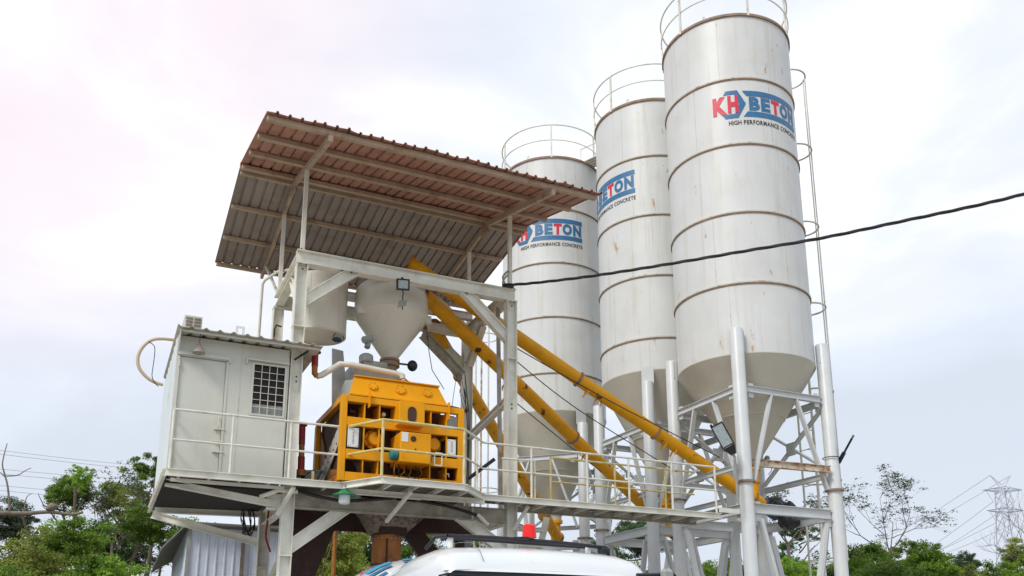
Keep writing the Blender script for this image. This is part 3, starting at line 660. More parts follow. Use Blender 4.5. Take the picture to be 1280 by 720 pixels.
for i in range(NS):
    x0 = RX0+(RX1-RX0)*i/NS; x1 = RX0+(RX1-RX0)*(i+1)/NS
    dz = .007*(i%2)
    sheet(x0, x1+.03, (FE[0]-.08+random.uniform(-.02, .02), FE[1]+.035+dz), (RG[0]+.06, RG[1]+.075+dz), M_roofr, True)
    sheet(x0, x1+.03, (RG2[0]-.02, RG2[1]+.05+dz), (BE[0]+random.uniform(-.02, .02), BE[1]+.05+dz), M_roofg, False)
box('ridge_flashing', (RX0, RG2[0]-.05, RG2[1]-.0), (RX1+.03, RG2[0]-.03, RG[1]+.09), M_roofr, T)
def onA(t): return (FE[0]+(RG[0]-FE[0])*t, FE[1]+(RG[1]-FE[1])*t)
def onB(t): return (RG2[0]+(BE[0]-RG2[0])*t, RG2[1]+(BE[1]-RG2[1])*t)
for t in (.025, .335, .66, .975):
    y, z = onA(t); MB().cbox((RX0+.03, y-.045, z-.055), (RX1-.03, y+.045, z+.028), .006).build('purlin', M_purlin, T)
for t in (.02, .34, .67, .985):
    y, z = onB(t); MB().cbox((RX0+.03, y-.035, z-.045), (RX1-.03, y+.035, z+.04), .006).build('purlin', M_purlin, T)
for x_ in (XL, XR):
    a = onA(.0); b = onA(1.0); bar('rafter', (x_, a[0]+.02, a[1]-.105), (x_, b[0], b[1]-.105), .075, .10, M_purlin, T)
    a = onB(.0); b = onB(1.0); bar('rafter', (x_, a[0]+.02, a[1]-.10), (x_, b[0], b[1]-.10), .06, .10, M_purlin, T)
    box('ridge_plate', (x_-.012, RG[0]-.12, RG[1]-.30), (x_+.012, RG[0]+.22, RG[1]-.06), M_purlin, T)
    fy = YF+.03; t = (fy-FE[0])/(RG[0]-FE[0]); box('post', (x_-.035, fy-.035, 6.885), (x_+.035, fy+.035, onA(t)[1]-.16), M_steel, T)
    fy = YB; t = (fy-RG2[0])/(BE[0]-RG2[0]); box('post', (x_-.035, fy-.035, 6.885), (x_+.035, fy+.035, onB(t)[1]-.15), M_steel, T)
    fy = 18.3; t = (fy-RG2[0])/(BE[0]-RG2[0]); 
    bar('strut', (x_, YB+.05, 6.9), (x_, 18.6, onB(.84)[1]-.14), .05, .05, M_steel, T)
# conduit bracket frame at left rear
T = thing('vent_pipe_frame', 'thin cream pipe bent over beside the left rear column under the canopy', 'pipe', (2.2, 16.9, 5.0))
tube('bent_pipe', [(2.42, 17.2, 5.0), (2.42, 17.2, 7.32), (2.46, 17.15, 7.40), (2.62, 16.7, 7.42), (3.0, 16.4, 7.45)], .028, M_rail, T, 8)
tube('conduit', [(2.60, 16.35, 5.0), (2.58, 16.35, 6.1), (2.62, 16.4, 6.2), (2.72, 16.45, 6.2)], .016, M_black, T, 6)

# ------------------------------------------------------------------ cement weigh hopper and water tank
HX, HY = 4.63, 15.6
T = thing('cement_hopper', 'round cream weigh hopper with a long cone, hanging above the yellow mixer', 'hopper', (HX, HY, 5.4))
MB().lathe([(0, 7.12), (.66, 7.10), (.70, 7.05), (.705, 6.36), (.715, 6.35), (.15, 5.56), (.15, 5.53)], (HX, HY), 48).build('hopper_body', M_tankp, T, smooth=R_(28)) if 'M_tankp' in globals() else None
M_tankp = mat('hopper paint', (.72, .70, .62), .42, var=.05, scale=2, dirt=(.42, .37, .27), dirt_amt=.45, dirt_scale=2, dirt_lo=.5, dirt_hi=.78, chips=(.14, .08, .05), chip_scale=12, chip_lo=.74)
MB().lathe([(0, 7.08), (.42, 7.06), (.58, 7.01), (.67, 6.92), (.70, 6.82), (.705, 6.40)], (HX, HY), 48).build('hopper_shell', M_tankp, T, smooth=R_(28))
MB().lathe([(.705, 6.40), (.712, 6.385), (.15, 5.56), (.15, 5.52)], (HX, HY), 48).build('hopper_cone', M_tankp, T, smooth=R_(28))
MB().lathe([(.0, 5.54), (.19, 5.54), (.19, 5.50), (.165, 5.49), (.165, 5.45), (.19, 5.44), (.19, 5.40), (.14, 5.39), (.13, 5.25), (0, 5.25)], (HX, HY), 32).build('outlet_flange', M_silorust, T, smooth=R_(30))
MB().sphere((HX+.42, HY-.1, 5.45), .10, 10, (1.0, .9, 1.1)).build('actuator', M_black, T, smooth=True)
bar('actuator_arm', (HX+.15, HY-.06, 5.47), (HX+.38, HY-.1, 5.46), .03, .03, M_black, T)
for a in (200, 340, 90):
    a = R_(a); p = (HX+.70*math.cos(a), HY+.70*math.sin(a)); MB().box((p[0]-.06, p[1]-.05, 6.28), (p[0]+.06, p[1]+.05, 6.44)).build('mounting_lug', M_tankp, T)
MB().disc((HX-.45, HY-.3, 5.80), (-.7,-.4,-.35), .07, .22, 12, .01).build('vibrator', M_grey, T)
MB().disc((HX-.52, HY-.33, 5.70), (-.2,-.2,-.9), .055, .12, 12, .01).build('vibrator', M_grey, T)
tube('loose_wire', [(HX+.62, HY-.3, 6.2), (HX+.68, HY-.3, 5.7), (HX+.75, HY-.3, 5.35), (HX+1.0, HY-.3, 5.0)], .008, M_cable, T, 5)
TX, TY = 3.30, 15.75
T = thing('water_tank', 'tall cream cylinder tank with a flat bottom behind the left knee brace', 'tank', (TX, TY, 5.75))
MB().lathe([(0, 7.0), (.47, 6.98), (.49, 6.95), (.49, 5.88), (.47, 5.84)], (TX, TY), 48).build('tank_shell', M_tankp, T, smooth=R_(28))
MB().lathe([(.488, 5.875), (.495, 5.875), (.495, 5.86), (.46, 5.86), (0, 5.80)], (TX, TY), 48).build('tank_bottom', M_tankp, T, smooth=R_(28))
for a in (235, 300, 350):
    a = R_(a); bar('weld_seam', (TX+.491*math.cos(a), TY+.491*math.sin(a), 5.9), (TX+.491*math.cos(a), TY+.491*math.sin(a), 6.93), .008, .004, M_ring, T, (math.cos(a), math.sin(a), 0))
MB().sphere((TX+.28, TY-.25, 5.75), .06, 8, (1.6, 1, .8)).build('valve', M_navy, T, smooth=True)
tube('valve_wire', [(TX+.2, TY-.3, 5.78), (TX+.25, TY-.33, 5.9), (TX+.36, TY-.30, 5.9), (TX+.42, TY-.2, 5.8)], .01, M_red, T, 5)
# water pipe from the tank to the mixer hood
T = thing('water_pipe', 'cream water pipe with a red hose collar running from tank to the mixer hood', 'pipe', (3.3, 14.6, 5.0))
pp = [hy(394, 441, 14.6), hy(393, 470, 14.6), hy(402, 469, 14.6), hy(425, 455, 14.6), hy(440, 456, 14.6), hy(495, 467, 14.55), hy(503, 470, 14.5), hy(504, 478, 14.35)]
MB().lathe([(.10, .02), (.10, 0), (.055, -.01)], None, 16, axis=Matrix.Translation(pp[0])).build('flange', M_black, T)
tube('hose_collar', [pp[0][:], (pp[0]*.42+pp[1]*.58)[:]], .058, M_red, T, 14)
tube('elbow', [(pp[0]*.42+pp[1]*.58)[:], (pp[1]+Vector((0,0,.05)))[:], (pp[1]+Vector((.05,0,0)))[:]], .052, M_orange, T, 14)
tube('pipe', [(pp[1]+Vector((.04,0,-.0)))[:]]+[q[:] for q in (pp[2], pp[3], pp[4], pp[5], pp[6], pp[7])], .052, M_tankp, T, 14)
MB().disc((pp[7]+Vector((0,-.0,-.02)))[:], (0,1,.2), .10, .03, 16).build('flange', M_orange, T)
# red standpipe beside cabin
T = thing('red_standpipe', 'red rubber hose standpipe with orange foot between the cabin and the mixer', 'hose', (2.9, 14.9, DZ))
a = hy(378, 532, 14.9); b_ = hy(376, 595, 14.9)
tube('hose', [(a*.98+b_*.02)[:], (a*.62+b_*.38)[:]], .055, M_red, T, 14); tube('hose', [(a*.38+b_*.62)[:], (a*.12+b_*.88)[:]], .06, M_red, T, 14)
tube('joint', [(a*.62+b_*.38)[:], (a*.38+b_*.62)[:]], .05, M_orange, T, 14); MB().disc(a[:], (0,0,1), .085, .04, 14).build('flange', M_red, T); tube('foot', [(a*.12+b_*.88)[:], b_[:]], .085, M_orange, T, 14)
# rack of rods
T = thing('rod_stack', 'stack of dark parallel rods leaning beside the yellow mixer on the platform', 'rods', (3.0, 14.6, DZ))
for i in range(12):
    bar('rod', (2.62+i*.055, 14.55, DZ+.02+i*.004), (3.02+i*.035, 15.1, DZ+.34+i*.006), .022, .022, M_grey if i % 3 else M_black, T)
bar('top_bar', (2.90, 15.12, DZ+.36), (3.50, 15.12, DZ+.42), .05, .04, M_grey, T); box('stand', (3.03, 14.45, DZ), (3.07, 14.49, DZ+.25), M_railyel, T)

# ------------------------------------------------------------------ yellow twin shaft mixer
Y0 = 13.88
T = thing('concrete_mixer', 'big yellow twin shaft concrete mixer with framed front panels on the platform', 'concrete mixer', (4.4, 14.8, DZ))
X0, X1, Zb, Zt = 3.335, 5.49, 2.80, 4.235
box('corner_post', (X0, Y0, Zb), (X0+.10, Y0+.12, Zt), M_yellow, T, .006); box('corner_post', (X1-.11, Y0, Zb), (X1, Y0+.12, Zt), M_yellow, T, .006)
for z0, z1 in ((4.125, Zt-.002), (3.72, 3.865), (3.165, 3.325), (2.80, 2.945)):
    box('cross_rail', (X0+.10, Y0+.004, z0), (X1-.11, Y0+.10, z1), M_yellow, T, .005)
for x_ in (3.73, 3.985, 4.885, 5.175):
    box('stiffener', (x_-.010, Y0+.02, 2.945), (x_+.010, Y0+.40, 3.165), M_yellow, T); box('stiffener', (x_-.010, Y0+.02, 3.325), (x_+.010, Y0+.40, 3.72), M_yellow, T); box('stiffener', (x_-.010, Y0+.02, 3.865), (x_+.010, Y0+.40, 4.125), M_yellow, T)
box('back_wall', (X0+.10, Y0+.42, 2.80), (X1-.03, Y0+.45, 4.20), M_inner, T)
box('end_wall', (X1-.03, Y0+.12, 2.80), (X1-.002, 15.85, 4.10), M_yellow, T)
# hood
hz0, hz1 = 4.24, 4.66
mb = MB(); a = [(3.47, Y0+.10, hz0), (5.24, Y0+.10, hz0), (5.10, Y0+.30, hz1), (3.62, Y0+.30, hz1)]; b_ = [(3.47, 15.8, hz0), (5.24, 15.8, hz0), (5.10, 15.6, hz1), (3.62, 15.6, hz1)]
mb.add(a+b_, [(0,1,2,3),(7,6,5,4),(0,4,5,1),(1,5,6,2),(2,6,7,3),(3,7,4,0)]).build('hood', M_yellow, T)
mb = MB(); mb.bar((3.47, Y0+.06, hz0+.012), (5.24, Y0+.06, hz0+.012), .12, .02).bar((3.60, Y0+.30, hz1+.008), (5.12, Y0+.30, hz1+.008), .08, .02); mb.build('hood_flange', M_yellow, T)
nrm = Vector((0, -.42, .2)).normalized()
for x_, s_ in ((3.90, 1), (4.385, 1.15), (4.87, 1)):
    p = Vector((x_, Y0+.21, 4.49)); o = MB().disc((p+nrm*-.02)[:], nrm, .085*s_, .045, 20, .006).build('inspection_port', M_yellow, T, smooth=SM)
    mb = MB()
    for k in range(6):
        aa = k*PI/3; u = Vector((1,0,0)); v = nrm.cross(u); mb.disc((p+nrm*.02+(u*math.cos(aa)+v*math.sin(aa))*.068*s_)[:], nrm, .01, .014, 6)
    mb.build('bolt', M_orange, o, kind='stuff')
MB().bar((3.79, Y0-.012, 4.05), (3.79, Y0-.012, 4.33), .016, .10, (0,1,0)).build('lifting_lug', M_yellow, T); MB().bar((5.19, Y0-.012, 4.0), (5.19, Y0-.012, 4.3), .016, .10, (0,1,0)).build('lifting_lug', M_yellow, T)
# centre drive box above, with slot; lower guard box
bx = MB(); bx.cbox((4.25, Y0-.20, 3.78), (4.70, Y0+.3, 4.18), .01); bx.build('belt_guard', M_yellow, T)
def slot(cx_, cz_, w_, h_, y_, mt, par):
    pts = [(cx_+w_/2*math.cos(t), y_, cz_+(h_/2-w_/2)+w_/2*math.sin(t)) for t in [PI*k/8 for k in range(9)]]+[(cx_+w_/2*math.cos(t), y_, cz_-(h_/2-w_/2)+w_/2*math.sin(t)) for t in [PI+PI*k/8 for k in range(9)]]
    return MB().prism(pts, (0, .012, 0)).build('inspection_slot', mt, par)
slot(4.475, 3.96, .15, .27, Y0-.21, M_dark, T)
box('motor_guard', (4.27, Y0-.26, 3.13), (4.80, Y0+.3, 3.64), M_yellow, T, .012)
MB().disc((4.49, Y0-.262, 3.53), (0,-1,0), .05, .004, 16).build('guard_hole', M_dark, T); box('data_plate', (4.285, Y0-.266, 3.47), (4.40, Y0-.261, 3.63), M_plate, T)
MB().disc((4.53, Y0-.262, 3.36), (0,-1,0), .014, .004, 10).build('guard_hole', M_dark, T)
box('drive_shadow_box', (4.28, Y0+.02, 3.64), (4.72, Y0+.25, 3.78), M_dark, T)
for x_, d_ in ((4.27, -1), (4.80, 1)):
    MB().disc((x_, Y0-.12, 3.27), (d_,0,0), .095, .13 if d_ < 0 else .05, 18, .02).build('motor', M_teal, T, smooth=SM)
mb = MB()
for q in range(2):
    mb.box((4.88, Y0-.2, 3.13+q*.21), (5.02, Y0-.185, 3.15+q*.21)); mb.box((4.88+q*.13, Y0-.2, 3.15), (4.895+q*.13, Y0-.185, 3.36))
mb.build('bracket_frame', M_plate, T)
# bearings
for x_, z_, s_ in ((3.95, 3.56, 1.0), (4.985, 3.57, .95)):
    o = MB().lathe([(0,.34),(.10,.34),(.115,.325),(.125,.30),(.125,.24),(.165,.235),(.165,.19),(.10,.18),(.10,0),(0,0)], None, 28,
        axis=Matrix.Translation((x_, Y0+.42, z_)) @ Vector((0,-1,0)).to_track_quat('Z','Y').to_matrix().to_4x4() @ Matrix.Scale(s_, 4)).build('shaft_bearing', M_yellow, T, smooth=R_(30))
    mb = MB()
    for k in range(8): a = k*PI/4; mb.disc((x_+.145*math.cos(a)*s_, Y0+.42-.235*s_, z_+.145*math.sin(a)*s_), (0,-1,0), .012, .015, 6)
    mb.build('bolt', M_dark, o, kind='stuff')
# white lubrication boxes
for x0, x1, z0, z1 in ((3.46, 3.64, 3.36, 3.68), (5.19, 5.34, 3.38, 3.66)):
    o = box('grease_pump', (x0-.03, Y0+.03, z0-.03), (x1+.05, Y0+.30, z1+.0), M_black, T, .01)
    o2 = box('cover_plate', (x0, Y0+.0, z0), (x1, Y0+.029, z1), M_plate, o, .004)
    mb = MB(); [mb.disc((xx, Y0-.001, zz), (0,-1,0), .007, .006, 6) for xx in (x0+.02, x1-.02) for zz in (z0+.02, z1-.02)]; 
    for k in range(9): mb.box(((x0+x1)/2-.012, Y0-.003, z0+.06+k*.022), ((x0+x1)/2+.012+.006*(k%2), Y0+.001, z0+.066+k*.022))
    mb.build('print', M_ink, o)
box('grey_panel', (5.205, Y0+.05, 3.90), (5.375, Y0+.07, 4.08), M_grey, T)
MB().sphere((3.56, Y0+.2, 4.0), .055, 6, (1.5, 1, .8)).build('grease_nipple', M_black, T); MB().disc((4.10, Y0+.25, 4.0), (0,-1,.2), .035, .08, 10).build('grease_nipple', M_plate, T)
random.seed(3)
for k in range(7):
    x_ = 4.25+k*.07; tube('hose', [(x_, Y0-.05, 3.13), (x_+.05*random.uniform(-1,1), Y0-.10, 3.0), (x_+.09*random.uniform(-1,1), Y0-.02, 2.9)], .009, M_black if k % 2 else M_orange, T, 5)
for k in range(3): tube('hose', [(3.62+k*.03, Y0+.1, 3.2), (3.60+k*.03, Y0+.02, 3.1), (3.66+k*.02, Y0+.02, 2.97)], .009, M_black, T, 5)
tube('hose', [(3.9, Y0+.1, 3.8), (3.86, Y0+.05, 3.74), (3.95, Y0+.02, 3.70), (3.97, Y0+.05, 3.6)], .01, M_black, T, 5)
MB().tube([(5.16, Y0+.08, 3.02), (5.18, Y0+.05, 3.06), (5.23, Y0+.05, 3.06), (5.25, Y0+.08, 3.02)], .012, 6).build('handle', M_plate, T)
# left end: frame with bolted liner trough
for (y0, y1, z0, z1) in ((Y0+.12, 15.80, 4.13, Zt-.01), (15.72, 15.86, 2.95, 4.13), (Y0+.12, 15.72, 2.80, 2.93)):
    box('end_frame', (X0+.002, y0, z0), (X0+.09, y1, z1), M_orange if z0 < 2.9 else M_yellow, T)
box('end_plate', (X0+.10, Y0+.12, 2.8), (X0+.13, 15.72, 4.13), M_dark, T)
MB().prism([(X0+.07, Y0+.13, 3.0), (X0+.07, 15.72, 3.0), (X0+.07, 15.72, 4.05), (X0+.07, Y0+1.5, 3.7), (X0+.07, Y0+1.2, 3.2)], (.02,0,0)).build('end_stiffener', M_orange, T)
MB().prism([(X0+.05, Y0+.16, 3.86), (X0+.05, Y0+.16, 3.55), (X0+.05, 15.2, 2.96), (X0+.05, 15.66, 2.96), (X0+.05, 15.66, 3.16)], (.02,0,0)).build('liner_plate', M_ring, T)
mb = MB()
for k in range(9):
    t = k/8; yy = Y0+.25+t*1.45
    mb.disc((X0+.05, yy, 3.82-t*.66), (-1,0,0), .016, .012, 6); mb.disc((X0+.05, yy, 3.56-t*.55), (-1,0,0), .016, .012, 6)
mb.build('liner_bolt', M_dark, T, kind='stuff')
# grey top covers and skip guide plate
mb = MB(); mb.prism([(3.74, 15.0, 4.62), (4.98, 15.0, 4.66), (4.90, 15.0, 4.95), (4.45, 15.0, 5.10), (3.78, 15.0, 5.18)], (0, .6, 0)); mb.build('top_cover', M_grey, T)
MB().disc((4.02, 15.0, 5.18), (0,.3,1), .13, .18, 14, .02).build('cover_motor', M_grey, T); MB().disc((3.95, 15.0, 5.18), (1,0,0), .08, .45, 14, .02).build('cover_motor', M_grey, T)
MB().prism([(3.46, 15.30, 5.50), (3.66, 15.30, 5.48), (3.80, 15.30, 4.40), (3.52, 15.30, 4.2)], (0, .05, 0)).build('guide_plate', M_grey, T)
MB().prism([(3.36, Y0+.5, 4.25), (3.48, Y0+.16, 4.25), (3.62, Y0+.35, 4.62), (3.52, Y0+.6, 4.66)], (.03, .05, 0)).build('hood_bracket', M_grey, T)

# ------------------------------------------------------------------ control cabin
T = thing('control_cabin', 'pale green grey control cabin with door and barred window on the left platform end', 'cabin', (1.65, 15.6, DZ))
CX0, CX1, CY0, CY1, CZ0, CZ1 = .79, 2.545, 14.37, 17.05, DZ+.005, 5.02
dx0, dx1, dz1 = .84, 1.555, 4.69; wx0, wx1, wz0, wz1 = 1.99, 2.48, 3.87, 4.70
fr = MB()
for a, b_ in (((CX0, CZ0), (dx0, CZ1)), ((dx0, dz1), (dx1, CZ1)), ((dx1, CZ0), (wx0, CZ1)), ((wx0, wz1), (wx1, CZ1)), ((wx0, CZ0), (wx1, wz0)), ((wx1, CZ0), (CX1, CZ1))):
    fr.box((a[0], CY0, a[1]), (b_[0], CY0+.06, b_[1]))
fr.build('front_wall', M_cabin, T)
for x_ in (1.78, 2.53): box('panel_joint', (x_-.006, CY0-.004, CZ0), (x_+.006, CY0, 4.98), M_ring, T)
mb = MB()
for a_, b__ in (((dx0-.03, CZ0, 0), (dx0+.006, dz1, 0)), ((dx1-.006, CZ0, 0), (dx1+.03, dz1, 0)), ((dx0-.03, dz1-.006, 0), (dx1+.03, dz1+.02, 0))): mb.box((a_[0], CY0-.012, a_[1]), (b__[0], CY0+.0, b__[1]))
mb.build('door_frame', M_cabin, T)
for zz in (3.0, 3.75, 4.5): MB().disc((dx0+.004, CY0-.016, zz), (0,0,1), .012, .09, 8).build('hinge', M_ring, T)
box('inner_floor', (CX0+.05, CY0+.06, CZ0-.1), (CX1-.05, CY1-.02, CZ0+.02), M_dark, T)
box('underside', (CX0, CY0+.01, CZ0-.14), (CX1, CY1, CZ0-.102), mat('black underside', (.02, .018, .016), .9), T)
mb = MB(); n_ = 13
prof = [(CY0+.06+(CY1-CY0-.06)*k/n_, (.018 if k % 2 else 0)) for k in range(n_+1)]
mb.prism([(CX0-.0-h, y, CZ0) for y, h in prof]+[(CX0+.04, CY1, CZ0), (CX0+.04, CY0+.06, CZ0)], (0,0,CZ1-CZ0)); mb.build('side_wall', M_cabside, T)
box('side_wall', (CX1-.03, CY0+.06, CZ0), (CX1, CY1, CZ1), M_cabin, T); box('back_wall', (CX0+.04, CY1-.03, CZ0), (CX1-.03, CY1, CZ1), M_cabin, T)
d_ = box('door', (dx0+.008, CY0+.018, CZ0+.01), (dx1-.008, CY0+.055, dz1-.008), M_cabin, T, .004)
for zz in (3.55, 3.35, 3.18): MB().cbox((dx1-.12, CY0-.02, zz-.012), (dx1+.05, CY0+.012, zz+.012), .004).build('bolt_latch', M_ring, d_)
tube('handle', [(dx1-.06, CY0+.01, 3.75), (dx1-.06, CY0-.03, 3.74), (dx1-.06, CY0-.03, 3.58), (dx1-.06, CY0+.01, 3.57)], .008, M_rail, d_, 6)
MB().box((dx0-.03, CY0-.045, dz1+.01), (dx1+.06, CY0-.002, dz1+.06)).box((dx1+.02, CY0-.04, dz1-.03), (dx1+.06, CY0-.002, dz1+.01)).build('door_hood', M_cabin, T)
wn = MB()
for a, b_ in (((wx0-.04, wz0-.03), (wx0, wz1+.03)), ((wx1, wz0-.03), (wx1+.03, wz1+.03)), ((wx0, wz1), (wx1, wz1+.03)), ((wx0, wz0-.03), (wx1, wz0))): wn.box((a[0], CY0-.012, a[1]), (b_[0], CY0+.03, b_[1]))
wo = wn.build('window', M_cabin, T)
box('pane', (wx0, CY0+.035, wz0), (wx1, CY0+.041, wz1), M_pane, wo); box('blind', (wx0, CY0+.028, wz0), (wx1, CY0+.033, wz0+.17), M_grey, wo)
for k in range(1, 4): x_ = wx0+(wx1-wx0)*k/4; bar('grille_bar', (x_, CY0+.005, wz0), (x_, CY0+.005, wz1), .01, .01, M_rail, wo, (0,1,0))
for k in range(1, 7): z_ = wz0+(wz1-wz0)*k/7; bar('grille_bar', (wx0, CY0-.002, z_), (wx1, CY0-.002, z_), .008, .008, M_rail, wo)
MB().box((wx0-.14, CY0-.07, wz1+.05), (wx1+.06, CY0-.002, wz1+.075)).box((wx0-.14, CY0-.07, wz1-.02), (wx0-.12, CY0-.002, wz1+.05)).build('window_hood', M_cabin, T)
# corrugated roof sheet running past the column
def wavy(x0, x1, y0, y1, z0, z1, pitch, amp, t=.006):
    k = int((x1-x0)/pitch*8); vs = []
    for j, (y, z) in enumerate(((y0, z0), (y1, z1))):
        for i in range(k+1):
            x = x0+(x1-x0)*i/k; vs.append((x, y, z+amp*max(0, math.cos(2*PI*(x-x0)/pitch))**2))
    n1_ = len(vs); vs += [(a, b, c+t) for a, b, c in vs]; fs = []
    for i in range(k): fs += [(i, i+1, k+2+i, k+1+i), (n1_+i, n1_+k+1+i, n1_+k+2+i, n1_+i+1), (i, n1_+i, n1_+i+1, i+1), (k+1+i, k+2+i, n1_+k+2+i, n1_+k+1+i)]
    fs += [(0, k+1, n1_+k+1, n1_), (k, n1_+k, n1_+2*k+1, 2*k+1)]
    return MB().add(vs, fs)
wavy(CX0-.04, 3.02, 14.02, 17.2, 5.045, 5.10, .21, .035).build('roof_sheet', M_ring, T)
bar('eave_batten', (CX0, 14.12, 5.02), (2.98, 14.12, 5.02), .03, .035, M_cabin, T); bar('eave_bracket', (2.80, 14.15, 4.98), (2.62, 14.34, 4.86), .02, .03, M_black, T)
MB().prism([(CX0+.01, 14.06, 5.03), (CX0+.01, 14.36, 5.03), (CX0+.01, 14.36, 4.70)], (.015,0,0)).build('eave_gusset', M_cabin, T)
MB().lathe([(0,.17),(.015,.17),(.10,.0),(0,0)], None, 16, axis=Matrix.Translation((1.10, 14.2, 4.71))).build('eave_plate', M_roofg, T); tube('plate_wire', [(1.10, 14.2, 4.88), (1.10, 14.2, 5.03)], .006, M_cable, T, 5)  # stands for a brown triangular plate, drawn as a cone on a cord; no lamp
# small bracket on the roof
MB().box((1.62, 14.10, 5.09), (1.66, 14.12, 5.22)).box((1.72, 14.10, 5.09), (1.76, 14.12, 5.22)).box((1.66, 14.10, 5.19), (1.72, 14.12, 5.22)).build('roof_bracket', M_plate, T)
# air conditioner condenser
T = thing('air_conditioner', 'small beige louvred air conditioner box on the cabin roof corner', 'air conditioner', (1.0, 14.6, 5.12))
box('casing', (.86, 14.42, 5.135), (1.13, 15.0, 5.40), M_ring, T, .008)
mb = MB(); [mb.box((.885+q*.125, 14.408, 5.165+k*.055), (.985+q*.125, 14.419, 5.195+k*.055)) for k in range(4) for q in range(2)]
mb.build('louvre', M_deck, T); box('foot', (.88, 14.45, 5.10), (1.11, 14.95, 5.135), M_deck, T)
T = thing('duct_hose', 'beige flexible hose looping out from the cabin left side', 'hose', (.6, 15.5, 4.6))
hp = [hy(a, b, 15.3) for a, b in ((218, 425), (203, 423.5), (190, 425), (179, 433), (172.5, 446), (174, 460), (184, 472), (194, 478), (204, 481))]
def smoothpts(P, k=4):
    o = []
    for i in range(len(P)-1):
        p0, p1, p2, p3 = P[max(i-1,0)], P[i], P[i+1], P[min(i+2,len(P)-1)]
        for j in range(k):
            t = j/k; o.append(((2*p1+(p2-p0)*t+(2*p0-5*p1+4*p2-p3)*t*t+(3*p1-p0-3*p2+p3)*t**3)*.5)[:])
    o.append(P[-1][:]); return o
tube('hose', smoothpts(hp), .028, M_beige, T, 8)
hp = [hy(a, b, 15.25) for a, b in ((186, 427), (193, 433), (193, 445), (191, 460), (190, 470), (193, 478), (198, 483))]; tube('wire', smoothpts(hp), .007, M_cable, T, 5)

# ------------------------------------------------------------------ discharge hopper, dark frame and rust chute
T = thing('discharge_chute', 'rusty orange discharge pipe below a slurry caked funnel under the mixer', 'chute', (4.55, 15.2, 1.0))
mb = MB(); t_ = [(3.95, 14.75, 2.70), (5.40, 14.75, 2.70), (5.40, 16.1, 2.70), (3.95, 16.1, 2.70)]; b_ = [(4.33, 15.0, 2.15), (4.85, 15.0, 2.15), (4.85, 15.5, 2.15), (4.33, 15.5, 2.15)]
mb.add(t_+b_, [(0,1,5,4),(1,2,6,5),(2,3,7,6),(3,0,4,7),(0,3,2,1)]).build('funnel', M_mud, T)
box('neck_box', (4.36, 14.95, 2.12), (4.86, 15.45, 2.52), M_brown, T, .01)
MB().lathe([(0,2.13),(.27,2.13),(.27,2.03),(.255,2.02),(.255,1.30),(.24,1.29),(0,1.29)], (4.57, 15.22), 32).build('pipe', M_pipe, T, smooth=R_(30))
bar('seam_band', (4.50, 14.955, 1.35), (4.50, 14.955, 2.05), .03, .01, M_brown, T, (0,1,0))
MB().lathe([(.255,1.62),(.268,1.62),(.268,1.60),(.255,1.60)], (4.57, 15.22), 32).build('hoop', M_brown, T)
mb = MB(); [mb.disc((4.57+.272*math.cos(a), 15.22+.272*math.sin(a), 2.06), (math.cos(a), math.sin(a), 0), .013, .02, 6) for a in [R_(190+k*16) for k in range(11)]]; mb.build('bolt', M_grey, T, kind='stuff')
T = thing('mixer_support_frame', 'dark oxide red plate frame with splayed legs carrying the mixer under the platform', 'steel frame', (4.6, 15.6, G))
def pp_(pts, Y, d, m_=M_brown, nm='frame_plate'): return MB().prism([(x, Y, z) for x, z in pts], (0, d, 0)).build(nm, m_, T)
pp_([(2.80, 2.68), (4.20, 2.68), (4.52, 2.15), (4.22, 2.22), (3.70, 2.21), (2.95, 2.21)], 15.50, .10)
pp_([(3.02, 2.21), (3.70, 2.21), (2.95, .2), (2.30, -1.0), (2.20, -1.55), (2.2, .2)], 15.50, .10, nm='leg_plate')
pp_([(4.92, 2.26), (5.45, 2.67), (6.35, 2.67), (6.35, 2.30), (5.46, 2.27)], 15.50, .10)
pp_([(4.94, 2.27), (5.40, 2.27), (6.9, .5), (7.3, -1.55), (6.9, -1.55), (6.45, .5)], 15.55, .09, nm='leg_plate')
box('prop', (6.02, 15.5, G+.03), (6.14, 15.62, 2.27), M_brown, T); box('prop', (6.17, 15.5, G+.03), (6.30, 15.62, 2.29), M_grey, T)
box('cross_beam', (2.8, 16.0, 2.40), (6.5, 16.1, 2.66), M_brown, T)
ib('side_beam', (2.95, 14.62, 2.60), (2.95, 16.4, 2.60), .10, .14, M_brown, T)

# thin steel post visible through the frame
T = thing('guy_post', 'thin rusty post with a diagonal wire seen through the dark frame', 'post', tuple(hy(420, 720, 20)[:2])+(G,))
a = hy(419, 664, 20); tube('post', [(a.x, a.y, G), (a.x, a.y, a.z)], .05, M_orange, T, 8); tube('wire', [(a.x, a.y, a.z-.1), (a.x-1.3, a.y, G)], .015, M_bark, T, 5)

